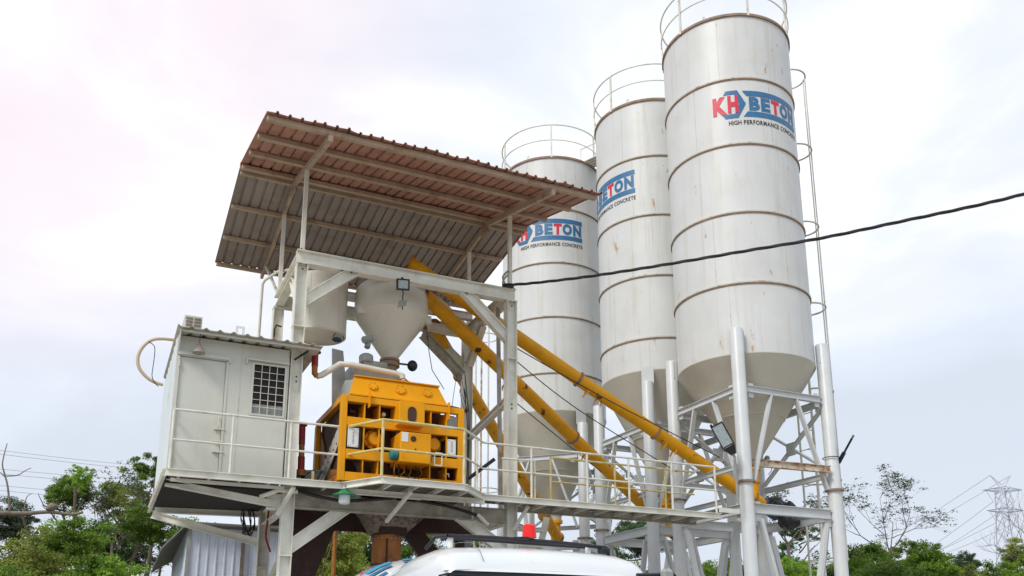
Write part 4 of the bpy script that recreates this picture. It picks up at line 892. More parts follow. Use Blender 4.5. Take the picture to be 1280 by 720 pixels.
# ------------------------------------------------------------------ lamps and cables
def flood(label, c, nv, w_, h_, up_, group=None):
    T = thing('floodlight', label, 'floodlight', c, group)
    nv = Vector(nv).normalized(); u = Vector(up_); u = (u-nv*u.dot(nv)).normalized(); s_ = u.cross(nv); c = Vector(c)
    def q(a, b, d): return (c+s_*a+u*b+nv*d)
    mb = MB(); A = [q(-w_/2,-h_/2,0), q(w_/2,-h_/2,0), q(w_/2,h_/2,0), q(-w_/2,h_/2,0)]; mb.prism([p[:] for p in A], (nv*-.06)[:]); mb.build('housing', M_black, T)
    A = [q(-w_/2+.025,-h_/2+.025,.004), q(w_/2-.025,-h_/2+.025,.004), q(w_/2-.025,h_/2-.025,.004), q(-w_/2+.025,h_/2-.025,.004)]; MB().prism([p[:] for p in A], (nv*-.003)[:]).build('lens', M_lamp, T)
    A = [(-w_/2, w_/2, h_/2-.025, h_/2), (-w_/2, w_/2, -h_/2, -h_/2+.025), (-w_/2, -w_/2+.025, -h_/2+.025, h_/2-.025), (w_/2-.025, w_/2, -h_/2+.025, h_/2-.025)]
    mb = MB()
    for x0, x1, z0, z1 in A: mb.prism([p[:] for p in (q(x0,z0,.012), q(x1,z0,.012), q(x1,z1,.012), q(x0,z1,.012))], (nv*-.015)[:])
    mb.build('bezel', M_black, T)
    return T, q
T, q = flood('square floodlight with a grey lens hanging in front of the hopper', hy(504, 355.5, 14.25), (-.1, -1, -.25), .23, .20, (-.06, 0, 1))
tube('chain', [q(0,-.10,-.03)[:], q(.01,-.16,-.02)[:], q(-.005,-.22,-.01)[:], q(0,-.28,0)[:]], .012, M_black, T, 6)
MB().prism([q(-.07,-.30,0)[:], q(.08,-.28,0)[:], q(.05,-.38,-.02)[:], q(-.10,-.42,-.02)[:]], (0,-.02,0)).build('bracket', M_grey, T); bar('stem', q(0,-.30,-.03)[:], q(0,-.45,-.03)[:], .015, .015, M_black, T, (0,1,0))
bar('arm', q(0,.1,-.03)[:], q(0,.14,.25*.0-.13)[:], .03, .03, M_black, T)
T, q = flood('tilted black floodlight on a pole beside the front leg of the near silo', hy(903, 544, 13.75), (-.55, -.75, -.25), .26, .50, (-.55, .1, 1))
MB().prism([p[:] for p in (q(-.13,-.26,0), q(.13,-.26,0), q(.06,-.44,-.01), q(-.04,-.44,-.01))], (q(0,0,-.06)-q(0,0,0))[:]).build('driver_box', M_black, T)
a = hy(918.5, 571, 13.75); tube('pole', [q(.0,-.42,-.03)[:], a[:], (a.x+.01, a.y, 2.95)], .028, M_grey, T, 8)
MB().sphere(q(-.10,.27,-.03)[:], .03, 6).build('sensor', M_black, T)
T = thing('street_floodlight', 'flat black floodlight seen edge on, sticking out right of the near silo', 'floodlight', hx(1050, 575, 14.2))
a = hx(1049, 577, 14.15); b_ = hx(1066, 546, 14.15)
vd = ((a+b_)/2).normalized(); ud = vd.cross((b_-a).normalized())
MB().bar(a[:], b_[:], .26, .045, ud[:]).build('housing', M_black, T); MB().bar((a+(a-b_)*.02-Vector((0,0,.0)))[:], (a+(b_-a)*.35)[:], .12, .085, ud[:]).build('driver_box', M_navy, T)
tube('conduit', [a[:], (14.09, 14.15, a.z-.25), (14.10, 14.12, 2.95)], .03, M_grey, T, 8)
tube('strap', [(13.92+.18*math.cos(t), 13.94+.18*math.sin(t), a.z+.05) for t in [2*PI*k/16 for k in range(17)]], .01, M_black, T, 5)
# hanging bulkhead lamp
lp = hy(431, 611, 13.86)
T = thing('hanging_lamp', 'green shaded lamp with a white glass globe under the platform edge', 'lamp', (lp.x, lp.y, lp.z-.3))
lx, ly = lp.x, lp.y; z_ = lp.z
MB().lathe([(0, z_-.02), (.06, z_-.02), (.10, z_-.06), (.19, z_-.10), (.195, z_-.115), (.10, z_-.10), (0, z_-.09)], (lx, ly), 24).build('shade', M_green, T, smooth=True)
MB().lathe([(0, z_-.105), (.088, z_-.105), (.092, z_-.22), (.07, z_-.245), (0, z_-.25)], (lx, ly), 24).build('globe', M_globe, T, smooth=R_(40)); tube('stem', [(lx, ly, z_-.02), (lx, ly, z_+.08)], .014, M_grey, T, 6)
# twisted overhead cable
T = thing('overhead_cable', 'thick twisted black cable from the tower top corner across the silos', 'cable', hy(632, 356, 14.3))
ctrl = [hy(632, 356, 14.35), hy(665, 354, 13.6), hy(740, 345, 12.4), hy(830, 331, 11.2), hy(930, 314, 10.2), hy(1030, 297, 9.35), hy(1130, 276, 8.6), hy(1220, 257, 8.0), hy(1290, 240, 7.6), hy(1420, 205, 6.9), hy(1700, 120, 5.9)]
cp = [Vector(p) for p in smoothpts(ctrl, 10)]
for k in range(3):
    pts = []; s_ = 0
    for i, p in enumerate(cp):
        if i: s_ += (p-cp[i-1]).length
        t = (cp[min(i+1,len(cp)-1)]-cp[max(i-1,0)]).normalized(); u = (Vector((0,0,1))-t*t.z).normalized(); v = t.cross(u); a = s_*5.5+k*2*PI/3
        pts.append((p+(u*math.cos(a)+v*math.sin(a))*.014)[:])
    tube('strand', pts, .015, M_cable, T, 6)
tube('loop', smoothpts([ctrl[0]+Vector((0,0,.0)), ctrl[0]+Vector((-.06,0,.14)), ctrl[0]+Vector((.04,0,.28)), ctrl[0]+Vector((.1,.05,.30))]), .02, M_grey, T, 6)
MB().disc((ctrl[0]+Vector((-.06,0,-.02)))[:], (1,0,.05), .035, .22, 10).build('clamp', M_black, T)
a = ctrl[-1]; T = thing('utility_pole', 'grey concrete utility pole carrying the thick cable, off to the right', 'utility pole', (a.x, a.y, G))
MB().lathe([(0,G),(.17,G),(.11,a.z+.4),(0,a.z+.4)], (a.x+.15, a.y), 16).build('shaft', M_grey, T, smooth=SM); bar('crossarm', (a.x-.5, a.y, a.z+.1), (a.x+.8, a.y, a.z+.1), .09, .09, M_bark, T)
# wires from tower to silos beside the screws
for i, (p_, lb) in enumerate(((((640, 432), (760, 500), (900, 572)), 'upper of two thin dark cables sagging below the shallow yellow tube'), (((641, 500), (700, 548), (752, 590)), 'thin dark cable under the scuffed middle yellow tube'), (((640, 447), (720, 510), (846, 590)), 'lower of two thin dark cables sagging below the shallow yellow tube'))):
    Ys = ((14.6, 14.8, 14.9), (14.6, 16, 17.2), (14.6, 15.5, 16.1))[i]
    T = tube('control_cable', smoothpts([hy(a, b, Y) for (a, b), Y in zip(p_, Ys)], 6), .011, M_cable, None, 5, label=lb, cat='cable', group='thin control cables beside the screw tubes')
# bundles of wires near rear columns
random.seed(5)
T = thing('wire_bundle', 'tangled thin dark wires hanging on the right rear tower column', 'wires', (6.4, 16.4, 4))
for k in range(5):
    x_ = 6.52+random.uniform(-.08, .08)
    tube('wire', smoothpts([Vector((x_-random.uniform(0,.45), 16.42, 4.95)), Vector((x_-random.uniform(.0,.25), 16.38, 5.5+random.uniform(-.2,.3))), Vector((x_, 16.4, 4.9)), Vector((x_+random.uniform(-.05,.05), 16.42, 4.0)), Vector((x_, 16.42, 2.8))], 5), .006, M_cable, T, 5)
bar('junction_bracket', (6.02, 16.42, 5.02), (6.55, 16.42, 4.96), .05, .06, M_dark, T)
T = thing('wire_coil', 'coil of black wires dangling behind the lower left column', 'wires', (2.3, 16.4, 2))
for k in range(6):
    pts = [hy(a+random.uniform(-3,3), b+random.uniform(-4,4), 16.4) for a, b in ((306, 625), (302, 645), (306, 662), (312, 668), (316, 655), (312, 630))]; tube('wire', smoothpts(pts, 4), .009, M_cable, T, 5)
T = thing('red_hose', 'thin dark red hose hanging under the platform beside the lower left column', 'hose', hy(333, 690, 15.9))
tube('hose', smoothpts([hy(336, 636, 15.9), hy(334, 655, 15.9), hy(332.5, 672, 15.9), hy(338, 690, 15.9)]), .018, M_red, T, 6)
T = thing('conduit_run', 'dark conduit with pale joints sagging along the underside of the mixer platform', 'conduit', hy(500, 620, 14.2))
tube('conduit', smoothpts([hy(a, b, 14.25) for a, b in ((372, 614), (400, 621), (430, 626), (470, 624), (508, 621.5), (530, 627), (560, 633), (590, 642), (600, 647))]), .028, M_cable, T, 8)
for p_, q_ in (((506, 621.5), (526, 623)), ((597, 643), (610, 656)), ((348, 613), (372, 614.5)), ((325, 621), (348, 613))): tube('joint', [hy(*p_, 14.22)[:], hy(*q_, 14.22)[:]], .034, M_rail, T, 8)
tube('dark_pipe', [hy(622.5, 385, 14.9)[:], hy(626, 640, 14.9)[:]], .045, M_deckl, thing('drain_pipe', 'grey vertical drain pipe just left of the right front column', 'pipe', (6.4, 15.9, 2.8)), 8)
T = thing('black_strut', 'dark angled bar crossing between mixer and right column above the platform', 'bar', hy(600, 580, 15.6))
MB().bar(hy(586, 598, 15.6)[:], hy(618, 574, 15.6)[:], .05, .07).build('bar', M_black, T)
# bare pipe uprights with spreader ring behind (guyed mast of the furthest silo area)
for i, (xp, yt, yb, m_) in enumerate(((602, 445, 640, M_rusty), (611, 388, 640, M_rail), (595, 440, 640, M_rail))):
    a = hy(xp, yt, 21.5); tube('riser_pipe', [(a.x, a.y, G), a[:]], .028, m_, None, 6, label=('rust streaked thin riser pipe, middle of three behind the tower', 'tallest cream thin riser pipe behind the tower, nearest the right column', 'thinnest pale riser pipe behind the tower, leftmost of three')[i], cat='pipe', group='thin riser pipes behind the tower')
a = hy(606, 422, 21.5); MB().tube([(a.x+.38*math.cos(t), a.y+.38*math.sin(t), a.z) for t in [2*PI*k/24 for k in range(24)]], .016, 5, True).build('hoop_ring', M_rail, None, label='thin metal hoop round the riser pipes, upper of two', cat='hoop', group='hoops round the riser pipes', smooth=SM)
a = hy(606, 613, 21.5); MB().tube([(a.x+.38*math.cos(t), a.y+.38*math.sin(t), a.z) for t in [2*PI*k/24 for k in range(24)]], .016, 5, True).build('hoop_ring', M_rail, None, label='thin metal hoop round the riser pipes, lower of two near the platform', cat='hoop', group='hoops round the riser pipes', smooth=SM)

# ------------------------------------------------------------------ mixer truck
T = thing('mixer_truck', 'white mixer truck cab with a red beacon and black roof rack, drum behind', 'truck', (3.9, 9, G))
# cab: lofted cross sections from front to back, each a rounded top outline
CXm, WH = 3.885, 1.14
def sect(y, hw, zt_, sh, zb_, crown=.05):   # outline from left bottom over the roof to right bottom
    pts = [(CXm-hw, y, zb_), (CXm-hw, y, zb_+(zt_-sh-zb_)*.5), (CXm-hw+.01, y, zt_-sh)]
    for k in range(1, 7): a = PI/2*k/7; pts.append((CXm-hw+.01+sh*1.25*(1-math.cos(a)), y, zt_-sh+sh*math.sin(a)))
    for k in range(9): t = (k+.5)/9; pts.append((CXm-hw+.01+sh*1.25+(2*(hw-.01-sh*1.25))*t, y, zt_+crown*math.sin(PI*t)))
    for k in range(6, 0, -1): a = PI/2*k/7; pts.append((CXm+hw-.01-sh*1.25*(1-math.cos(a)), y, zt_-sh+sh*math.sin(a)))
    pts += [(CXm+hw-.01, y, zt_-sh), (CXm+hw, y, zb_+(zt_-sh-zb_)*.5), (CXm+hw, y, zb_)]
    return pts
CF = 7.50
secs = [sect(CF+.00, WH-.08, .785, .08, .70, .02), sect(CF+.04, WH-.06, .86, .12, .62, .025), sect(CF+.13, WH-.04, .95, .16, .5, .03), sect(CF+.34, WH-.01, 1.025, .24, .2, .025), sect(CF+.7, WH, 1.06, .28, -.2, .025), sect(CF+1.2, WH, 1.05, .28, -.6, .025), sect(CF+1.75, WH-.01, .99, .27, -.8, .02), sect(CF+1.90, WH-.05, .90, .22, -.8, .02)]
mb = MB(); k = len(secs[0]); vs = [p for s_ in secs for p in s_]
mb.add(vs, [(j*k+i, j*k+i+1, (j+1)*k+i+1, (j+1)*k+i) for j in range(len(secs)-1) for i in range(k-1)]+[tuple(range((len(secs)-1)*k, len(secs)*k))])
cabo = mb.build('cab', M_white, T, smooth=True)
# cab lower body, pillars and doors
box('door', (CXm-WH-.005, CF+.25, -.75), (CXm-WH+.03, CF+1.5, .28), M_white, T, .01); box('door', (CXm+WH-.03, CF+.25, -.75), (CXm+WH+.005, CF+1.5, .28), M_white, T, .01)
box('side_window', (CXm-WH+.004, CF+.3, .30), (CXm-WH+.02, CF+1.35, .72), M_glass, T); box('side_window', (CXm+WH-.02, CF+.3, .30), (CXm+WH-.004, CF+1.35, .72), M_glass, T)
box('front_panel', (CXm-WH+.02, CF-.06, -.95), (CXm+WH-.02, CF+.02, -.02), M_white, T, .03)
box('bumper', (CXm-WH, CF-.16, -1.25), (CXm+WH, CF+.05, -.95), M_grey, T, .03)
for s_ in (-1, 1): box('headlight', (CXm+s_*.95-.14, CF-.175, -1.18), (CXm+s_*.95+.14, CF-.155, -1.02), M_lamp, T, .005)
def bow(x0, x1, z, y, b=.07, n=14): return [(x0+(x1-x0)*i/n, y+b*(2*i/n-1)**2, z) for i in range(n+1)]
def panel(name, x0, x1, z0, z1, y0, y1, th, m_, par, n=14):
    A = bow(x0, x1, z0, y0, n=n); B = bow(x0+.03, x1-.03, z1, y1, n=n); m_n = len(A); vs = A+B+[(a, b+th, c) for a, b, c in A+B]; fs = []
    for i in range(n): fs += [(i, i+1, m_n+i+1, m_n+i), (2*m_n+i, 3*m_n+i, 3*m_n+i+1, 2*m_n+i+1), (i, 2*m_n+i, 2*m_n+i+1, i+1), (m_n+i, m_n+i+1, 3*m_n+i+1, 3*m_n+i)]
    fs += [(0, m_n, 3*m_n, 2*m_n), (n, 2*m_n+n, 3*m_n+n, m_n+n)]
    return MB().add(vs, fs).build(name, m_, par, smooth=SM)
ws = panel('windscreen', CXm-WH+.12, CXm+WH-.12, -.12, .735, CF-.10, CF-.02, .02, M_shield, T)
panel('seal', CXm-WH+.08, CXm+WH-.08, .735, .775, CF-.035, CF-.03, .05, M_black, ws)
panel('sticker', CXm-WH+.20, CXm-WH+.44, .68, .725, CF-.038, CF-.036, .006, M_teal2 if 'M_teal2' in globals() else mat('aqua sticker', (.10, .52, .48), .4), ws)
for s_ in (-1, 1): bar('seal', (CXm+s_*(WH-.10), CF-.03+.0, .75), (CXm+s_*(WH-.07), CF-.03, -.12), .05, .04, M_black, ws, (0,1,0))
lt = MB(); s = 'KARALUNDETO'; x = 3.15
for ch in s:
    wd = .16; vs_, fs_, _ = letter(ch, .03)
    lt.add([(x+wd*.72*a, CF-.052+.07*(2*((x+wd*a)-(CXm-1.02))/2.04-1)**2-.006, .535+.165*b) for a, b in vs_], fs_); x += wd
lt.build('banner_lettering', M_plate, ws, recalc=False)
# visor lip over windscreen
panel('visor_lip', CXm-WH+.06, CXm+WH-.06, .775, .80, CF-.05, CF-.03, .06, M_white, T)
for x_ in (CXm-.70,):
    mb = MB(); pts = [(x_, CF+.03, .875), (x_, CF+.13, .985), (x_+.0, CF+.34, 1.082), (x_+.01, CF+.7, 1.122), (x_+.01, CF+1.2, 1.118)]
    mb.tube(pts, .0035, 5); mb.build('roof_seam', M_black2, T)
# roof rack and beacon
rk = tube('roof_rack', [(CXm-.80, CF+.70, 1.185), (CXm-.3, CF+.66, 1.185), (CXm+.4, CF+.66, 1.175), (CXm+1.0, CF+.70, 1.155)], .020, M_black, T, 8)
tube('rack_bar', [(CXm-.80, CF+.92, 1.195), (CXm+.9, CF+.92, 1.175)], .016, M_black, rk, 8); tube('rack_bar', [(CXm-.80, CF+.70, 1.185), (CXm-.85, CF+.92, 1.195), (CXm-.92, CF+1.02, 1.08)], .018, M_black, rk, 8)
tube('rack_bar', [(CXm+1.0, CF+.70, 1.155), (CXm+1.06, CF+.75, 1.07), (CXm+1.10, CF+.8, .96)], .022, M_black, rk, 8)
MB().cbox((CXm+.92, CF+.66, 1.09), (CXm+1.03, CF+.76, 1.15), .01).build('rack_foot', M_black, rk)
for x_ in (-.76, .80): MB().disc((CXm+x_, CF+.74, 1.07), (0,0,1), .03, .10, 10).build('rack_foot', M_plate, rk)
bc = MB().lathe([(0,1.345),(.05,1.345),(.066,1.33),(.074,1.21),(0,1.21)], (CXm+.08, CF+.68), 24).build('beacon', M_beacon, T, smooth=R_(40)); MB().disc((CXm-.02, CF+.68, 1.175), (0,0,1), .09, .028, 20).build('beacon_base', M_black, bc)
# mirror arm on the right
ma = tube('mirror_arm', [(CXm+.86, CF-.10, .79), (CXm+1.12, CF-.12, .80), (CXm+1.24, CF-.14, .83), (CXm+1.29, CF-.14, .78), (CXm+1.28, CF-.12, .4)], .022, M_black, T, 8)
MB().cbox((CXm+1.10, CF-.20, .50), (CXm+1.24, CF-.12, .86), .03).build('mirror', M_grey, ma)
tube('mirror_arm', [(CXm-1.04, CF+.0, .70), (CXm-1.08, CF-.04, .735), (CXm-1.15, CF-.05, .72), (CXm-1.18, CF-.03, .4)], .016, M_black, T, 8)
# chassis, wheels
box('chassis', (CXm-.45, CF+.3, -1.05), (CXm+.45, 15.4, -.80), M_black, T)
for x_ in (-1, 1):
    for y_ in (CF+.75, 12.6, 13.9):
        wo_ = MB().disc((CXm+x_*1.12, y_, -1.08), (-x_,0,0), .50, .32, 28, .04).build('wheel', M_black, T, smooth=SM); MB().disc((CXm+x_*1.125, y_, -1.08), (-x_,0,0), .27, .05, 20).build('rim', M_plate, wo_)
# drum, tilted, with logo colours
ax0 = Vector((CXm-.05, 10.0, -.10)); ax1 = Vector((CXm+.1, 14.3, .60)); dd = (ax1-ax0).normalized()
AX = Matrix.Translation(ax0) @ dd.to_track_quat('Z', 'Y').to_matrix().to_4x4()
dr = MB().lathe([(0,-.05),(.62,-.02),(.95,.45),(1.14,1.1),(1.15,1.8),(1.05,2.6),(.75,3.6),(.48,4.2),(.5,4.3),(0,4.2)], None, 40, axis=AX).build('drum', M_white, T, smooth=R_(50))
rng = random.Random(2)
def drumr(z):
    P = [(-.02,.62),(.45,.95),(1.1,1.14),(1.8,1.15),(2.6,1.05),(3.6,.75)]
    for (a, ra), (b, rb) in zip(P, P[1:]):
        if a <= z <= b: return ra+(rb-ra)*(z-a)/(b-a)
    return .7
mk = MB()
def patch(a0, a1, z0, z1, cur, n=10):
    mk.cur = cur; vs = []
    for i in range(n+1):
        for j in (0, 1, 2, 3):
            a = a0+(a1-a0)*i/n; z = z0+(z1-z0)*j/3; r = drumr(z)+.012; vs.append((AX @ Vector((r*math.cos(a), r*math.sin(a), z)))[:])
    mk.add(vs, [(i*4+j, (i+1)*4+j, (i+1)*4+j+1, i*4+j+1) for i in range(n) for j in range(3)])
for k in range(10):
    a = 2*PI*k/10
    patch(a, a+.46, .45, .62, 0); patch(a+.03, a+.20, .70, 1.0, 0); patch(a+.26, a+.40, .70, 1.0, 2); patch(a+.02, a+.44, 1.08, 1.2, 0); patch(a+.05, a+.4, .12, .24, 1)
for k in range(14):
    a = 2*PI*k/14
    patch(a, a+.30, 1.35, 1.5, 0, 6); patch(a+.05, a+.36, 1.62, 1.9, 2, 6); patch(a+.02, a+.2, 2.0, 2.2, 1, 6); patch(a+.1, a+.38, 2.3, 2.5, 0, 6); patch(a+.12, a+.3, 2.62, 2.8, 1, 6)
mk.build('drum_marking', [M_blue, M_logored, M_blue2 if 'M_blue2' in globals() else mat('drum light blue', (.05, .33, .50), .4)], dr, recalc=False)
MB().lathe([(.20,.0),(.34,.34),(.36,.34),(.36,.30),(.22,-.04)], None, 24, axis=Matrix.Translation((4.28, 14.6, 1.08))).build('charge_hopper', M_brown, T, smooth=SM)
box('hopper_stand', (4.1, 14.55, -.8), (4.45, 14.75, 1.05), M_brown, T)

# ------------------------------------------------------------------ shed at left
SX, SY = 2.25, 22.0
T = thing('site_shed', 'small shed of white ribbed sheet with a dark lean-to roof behind the cabin', 'shed', (3, 23, G))
def ribwall(p, q, z0, z1, n, nm, m_):
    p = Vector(p); q = Vector(q); d = q-p; nr = Vector((d.y, -d.x, 0)).normalized()
    for i in range(n):
        a = p+d*(i/n); b = p+d*((i+1)/n); w_ = b-a
        pr = [a+w_*.0, a+w_*.08+nr*.03, a+w_*.22+nr*.03, a+w_*.30, a+w_*.985, a+w_*.985-nr*.02, a-nr*.02]
        MB().prism([(v.x, v.y, z0) for v in pr], (0,0,z1-z0)).build(nm, m_, T)
c0 = hy(238, 660, 22); c1 = hy(330, 660, 22.3); cb = hx(205, 712, 2.0)
ribwall((c0.x, 22, 0), (4.6, 22, 0), G, 3.02, 14, 'wall_sheet', M_shed); ribwall((c0.x-.02, 26, 0), (c0.x-.02, 22.02, 0), G, 2.95, 14, 'wall_sheet', M_shed)
box('corner_trim', (c0.x-.05, 21.95, G), (c0.x+.03, 22.03, 3.03), M_grey, T)
MB().prism([(c0.x-.10, 21.7, 3.06), (4.8, 21.7, 3.06), (4.8, 26.3, 2.6), (c0.x-.10, 26.3, 2.6)], (0,0,.05)).build('roof', M_shedroof, T)
MB().prism([(c0.x-.10, 21.7, 3.04), (c0.x-.55, 22.6, 2.55), (c0.x-.55, 26.3, 2.3), (c0.x-.10, 26.3, 2.60)], (0,0,.05)).build('side_awning', M_shedroof, T)
box('post', (3.02, 21.85, G), (3.10, 21.93, 3.0), M_bark, T)

# ------------------------------------------------------------------ vegetation
def rnd_dir(r):
    while True:
        v = Vector((r.uniform(-1,1), r.uniform(-1,1), r.uniform(-1,1)))
        if .05 < v.length < 1: return v.normalized()
def crown_mesh(name, seed, nclump, nleaf, leaf, clump, mat_, flat=1.0, hollow=.45, branches=True, shape='ball'):
    """crown in unit space (radius 1) ; returns mesh"""
    r = random.Random(seed); vs = []; fs = []
    for c in range(nclump):
        d = rnd_dir(r); rad = hollow+(1-hollow)*r.random()**.6
        rad *= .82+.36*noise.noise(d*1.7+Vector((seed,0,0)))*1.6
        if shape == 'umbrella':
            d.z = abs(d.z)*.8; 
        C = Vector((d.x*rad, d.y*rad, d.z*rad*flat)); cr_ = clump*r.uniform(.6, 1.35)
        for l in range(int(nleaf*r.uniform(.6, 1.3))):
            o = rnd_dir(r)*cr_*r.random()**.5; o.z *= .6; p = C+o
            n_ = (rnd_dir(r)+Vector((0,0,.9))).normalized(); t = n_.orthogonal().normalized(); t = Matrix.Rotation(r.uniform(0, 6.28), 3, n_) @ t; b = n_.cross(t)
            L = leaf*r.uniform(.6, 1.4); W = L*r.uniform(.32, .5); k = len(vs)
            vs += [(p-t*L)[:], (p-b*W+n_*L*.1)[:], (p+t*L)[:], (p+b*W+n_*L*.1)[:]]; fs.append((k, k+1, k+2, k+3))
    me = bpy.data.meshes.new(name); me.from_pydata(vs, [], fs); me.materials.append(mat_); me.update(); return me
def branch_mb(mb, p, d, L, r, depth, rg, spread=.6, kids=3, tips=None, upb=.15):
    pts = [p]; rad = [r]; q = p.copy(); dd = d.copy()
    for i in range(4):
        dd = (dd+rnd_dir(rg)*.16+Vector((0,0,upb*.3))).normalized(); q = q+dd*L/4; pts.append(q.copy()); rad.append(r*(1-.13*(i+1)))
    mb.tube([v[:] for v in pts], rad, 6 if r > .04 else 4, caps=False)
    if tips is not None and depth <= 1: tips.append((q.copy(), L))
    if depth <= 0: return
    for k in range(kids):
        nd = (dd+rnd_dir(rg)*spread+Vector((0,0,upb))).normalized(); st = pts[rg.choice((2,3,4)) if k else 4]
        branch_mb(mb, st, nd, L*rg.uniform(.62, .82), r*.50, depth-1, rg, spread, kids, tips, upb)
def place(dpt, xp, ytop):
    d = ray(xp, ytop); hz = math.hypot(d.x, d.y); return d*(dpt/hz)     # point at horizontal distance dpt
proto = {}
for nm, args in dict(bushy=(11, 150, 130, .038, .21, None, .85, .35), dense=(23, 170, 140, .034, .20, None, .9, .35), loose=(37, 85, 120, .036, .17, None, .7, .3), tall=(51, 130, 120, .037, .19, None, 1.25, .3)).items():
    proto[nm] = args
cache = {}
def crown_for(kind, mt, v=0):
    k = (kind, mt.name, v)
    if k not in cache:
        a = proto[kind]; cache[k] = crown_mesh('crown', a[0]+v*7, a[1], a[2], a[3], a[4], mt, a[6], a[7])
    return cache[k]
def tree(kind, mt, xp, ytop, wpx, dist, label, group, name='leafy_tree', trunk_mat=None, ground=G, hfac=.55, rot=0, v=0, cat='tree'):
    """top of crown at pixel column xp/row ytop at that distance; wpx = crown width in pixels"""
    top = place(dist, xp, ytop); dep = top.dot(fw); rad = wpx/2*dep/F; flat = proto[kind][6]
    rz = rad*flat; cz = top.z-rz*1.05
    T = thing(name, label, cat, (top.x, top.y, ground), group)
    rg = random.Random(int(xp*7+ytop)); mb = MB(); h_ = max(.5, cz-rz*.6-ground)
    branch_mb(mb, Vector((top.x, top.y, ground)), Vector((rg.uniform(-.1,.1), rg.uniform(-.1,.1), 1)).normalized(), h_, max(.05, h_*.013), 0, rg)
    for k in range(6):
        branch_mb(mb, Vector((top.x, top.y, ground+h_*rg.uniform(.6, .98))), (rnd_dir(rg)*.8+Vector((0,0,.6))).normalized(), rad*.8, max(.03, h_*.006), 1, rg, kids=2)
    mb.build('trunk', trunk_mat or M_bark, T, smooth=True, recalc=False)
    o = bpy.data.objects.new('crown', crown_for(kind, mt, v)); COL.objects.link(o); o.parent = T
    o.location = Vector((top.x, top.y, cz+H))-T.location; o.scale = (rad, rad, rad); o.rotation_euler = (0, 0, rot or rg.uniform(0, 6.28))
    return T
GB = 'trees growing behind the plant'
tree('bushy', L_mid, 88, 588, 62, 42, 'bright topped tree rising highest left of the cabin', GB, v=1)
tree('tall', L_bright, 103, 575, 34, 40, 'slim light green treetop just above the bright tree left of the cabin', GB)
tree('loose', L_olive, 160, 590, 90, 44, 'airy olive tree whose crown touches the cabin side', GB)
tree('loose', L_mid, 200, 562, 70, 40, 'thin leaved tree reaching up behind the cabin wall', GB, v=2)
tree('dense', L_grey, 14, 618, 74, 60, 'dark grey green tree at the far left behind the bare branch', GB)
tree('dense', L_dark, 55, 660, 70, 65, 'distant dark tree low between the far left tree and the bright one', GB, v=1)
tree('bushy', L_dark, 150, 636, 110, 52, 'dark dense tree low behind the shed roof', GB, v=2)
tree('dense', L_mid, 185, 622, 70, 34, 'dull green tree with a pale leaning trunk beside the shed', GB, v=3)
tree('bushy', L_bright, 95, 640, 90, 30, 'bright green bush crown in front of the dark trees, left', GB, v=3)
tree('bushy', L_olive, 40, 668, 150, 24, 'wide olive green feathery bush at the lower left corner', GB, v=4)
tree('bushy', L_bright, 130, 680, 130, 22, 'vivid green bush directly left of the shed', GB, v=5)
tree('dense', L_mid, 0, 690, 120, 20, 'mid green bush cut by the left frame edge', GB, v=4)
tree('bushy', L_mid, 240, 640, 80, 34, 'green tree showing above the shed roof under the cabin', GB, v=5)
tree('bushy', L_olive, 420, 655, 110, 30, 'olive undergrowth tree seen left of the rusty chute', GB, v=6)
tree('dense', L_dark, 450, 640, 140, 44, 'dark tree mass behind the rusty chute', GB, v=5)
tree('bushy', L_mid, 525, 655, 90, 30, 'green tree seen right of the rusty chute', GB, v=7)
tree('bushy', L_bright, 585, 665, 70, 34, 'bright green tree above the truck rack', GB, v=6)
tree('dense', L_mid, 655, 680, 120, 48, 'green tree behind the red beacon', GB, v=6)
tree('dense', L_dark, 745, 665, 80, 52, 'dark round tree between the silo legs right of the truck', GB, v=7)
tree('bushy', L_olive, 790, 690, 110, 34, 'olive tree behind the middle silo legs', GB, v=8)
tree('dense', L_dark, 800, 640, 70, 60, 'dark distant tree just under the walkway, right of centre', GB, v=8)
tree('bushy', L_bright, 880, 690, 100, 36, 'bright green tree between the middle and near silo legs', GB, v=9)
tree('dense', L_dark, 960, 668, 120, 58, 'dark tree line crown behind the near silo rear leg', GB, v=9)
tree('loose', L_dark, 995, 640, 60, 60, 'wispy dark tree above the tree line within the near silo frame', GB, v=3)
tree('bushy', L_bright, 985, 690, 80, 40, 'bright green bush at the foot of the near silo', GB, v=10)
tree('bushy', L_mid, 1080, 668, 90, 34, 'green yellow tree right beside the near silo leg', GB, v=11)
tree('bushy', L_bright, 1145, 668, 90, 36, 'bright tree under the bare spreading tree', GB, v=12)
tree('dense', L_dark, 1030, 690, 120, 50, 'dark low tree right behind the near silo leg', GB, v=10)
tree('dense', L_dark, 1205, 688, 40, 70, 'small round dark tree on the skyline before the pylon', GB, v=11)
tree('bushy', L_olive, 1190, 700, 80, 50, 'brownish olive bush left of the pylon foot', GB, v=13)
tree('bushy', L_bright, 1262, 692, 80, 36, 'bright green bush at the lower right corner', GB, v=14)
tree('dense', L_olive, 1268, 672, 50, 44, 'brown tinged tree below the pylon at the right edge', GB, v=12)
tree('bushy', L_mid, 1110, 700, 120, 30, 'low green bush along the bottom right of the plant', GB, v=15)

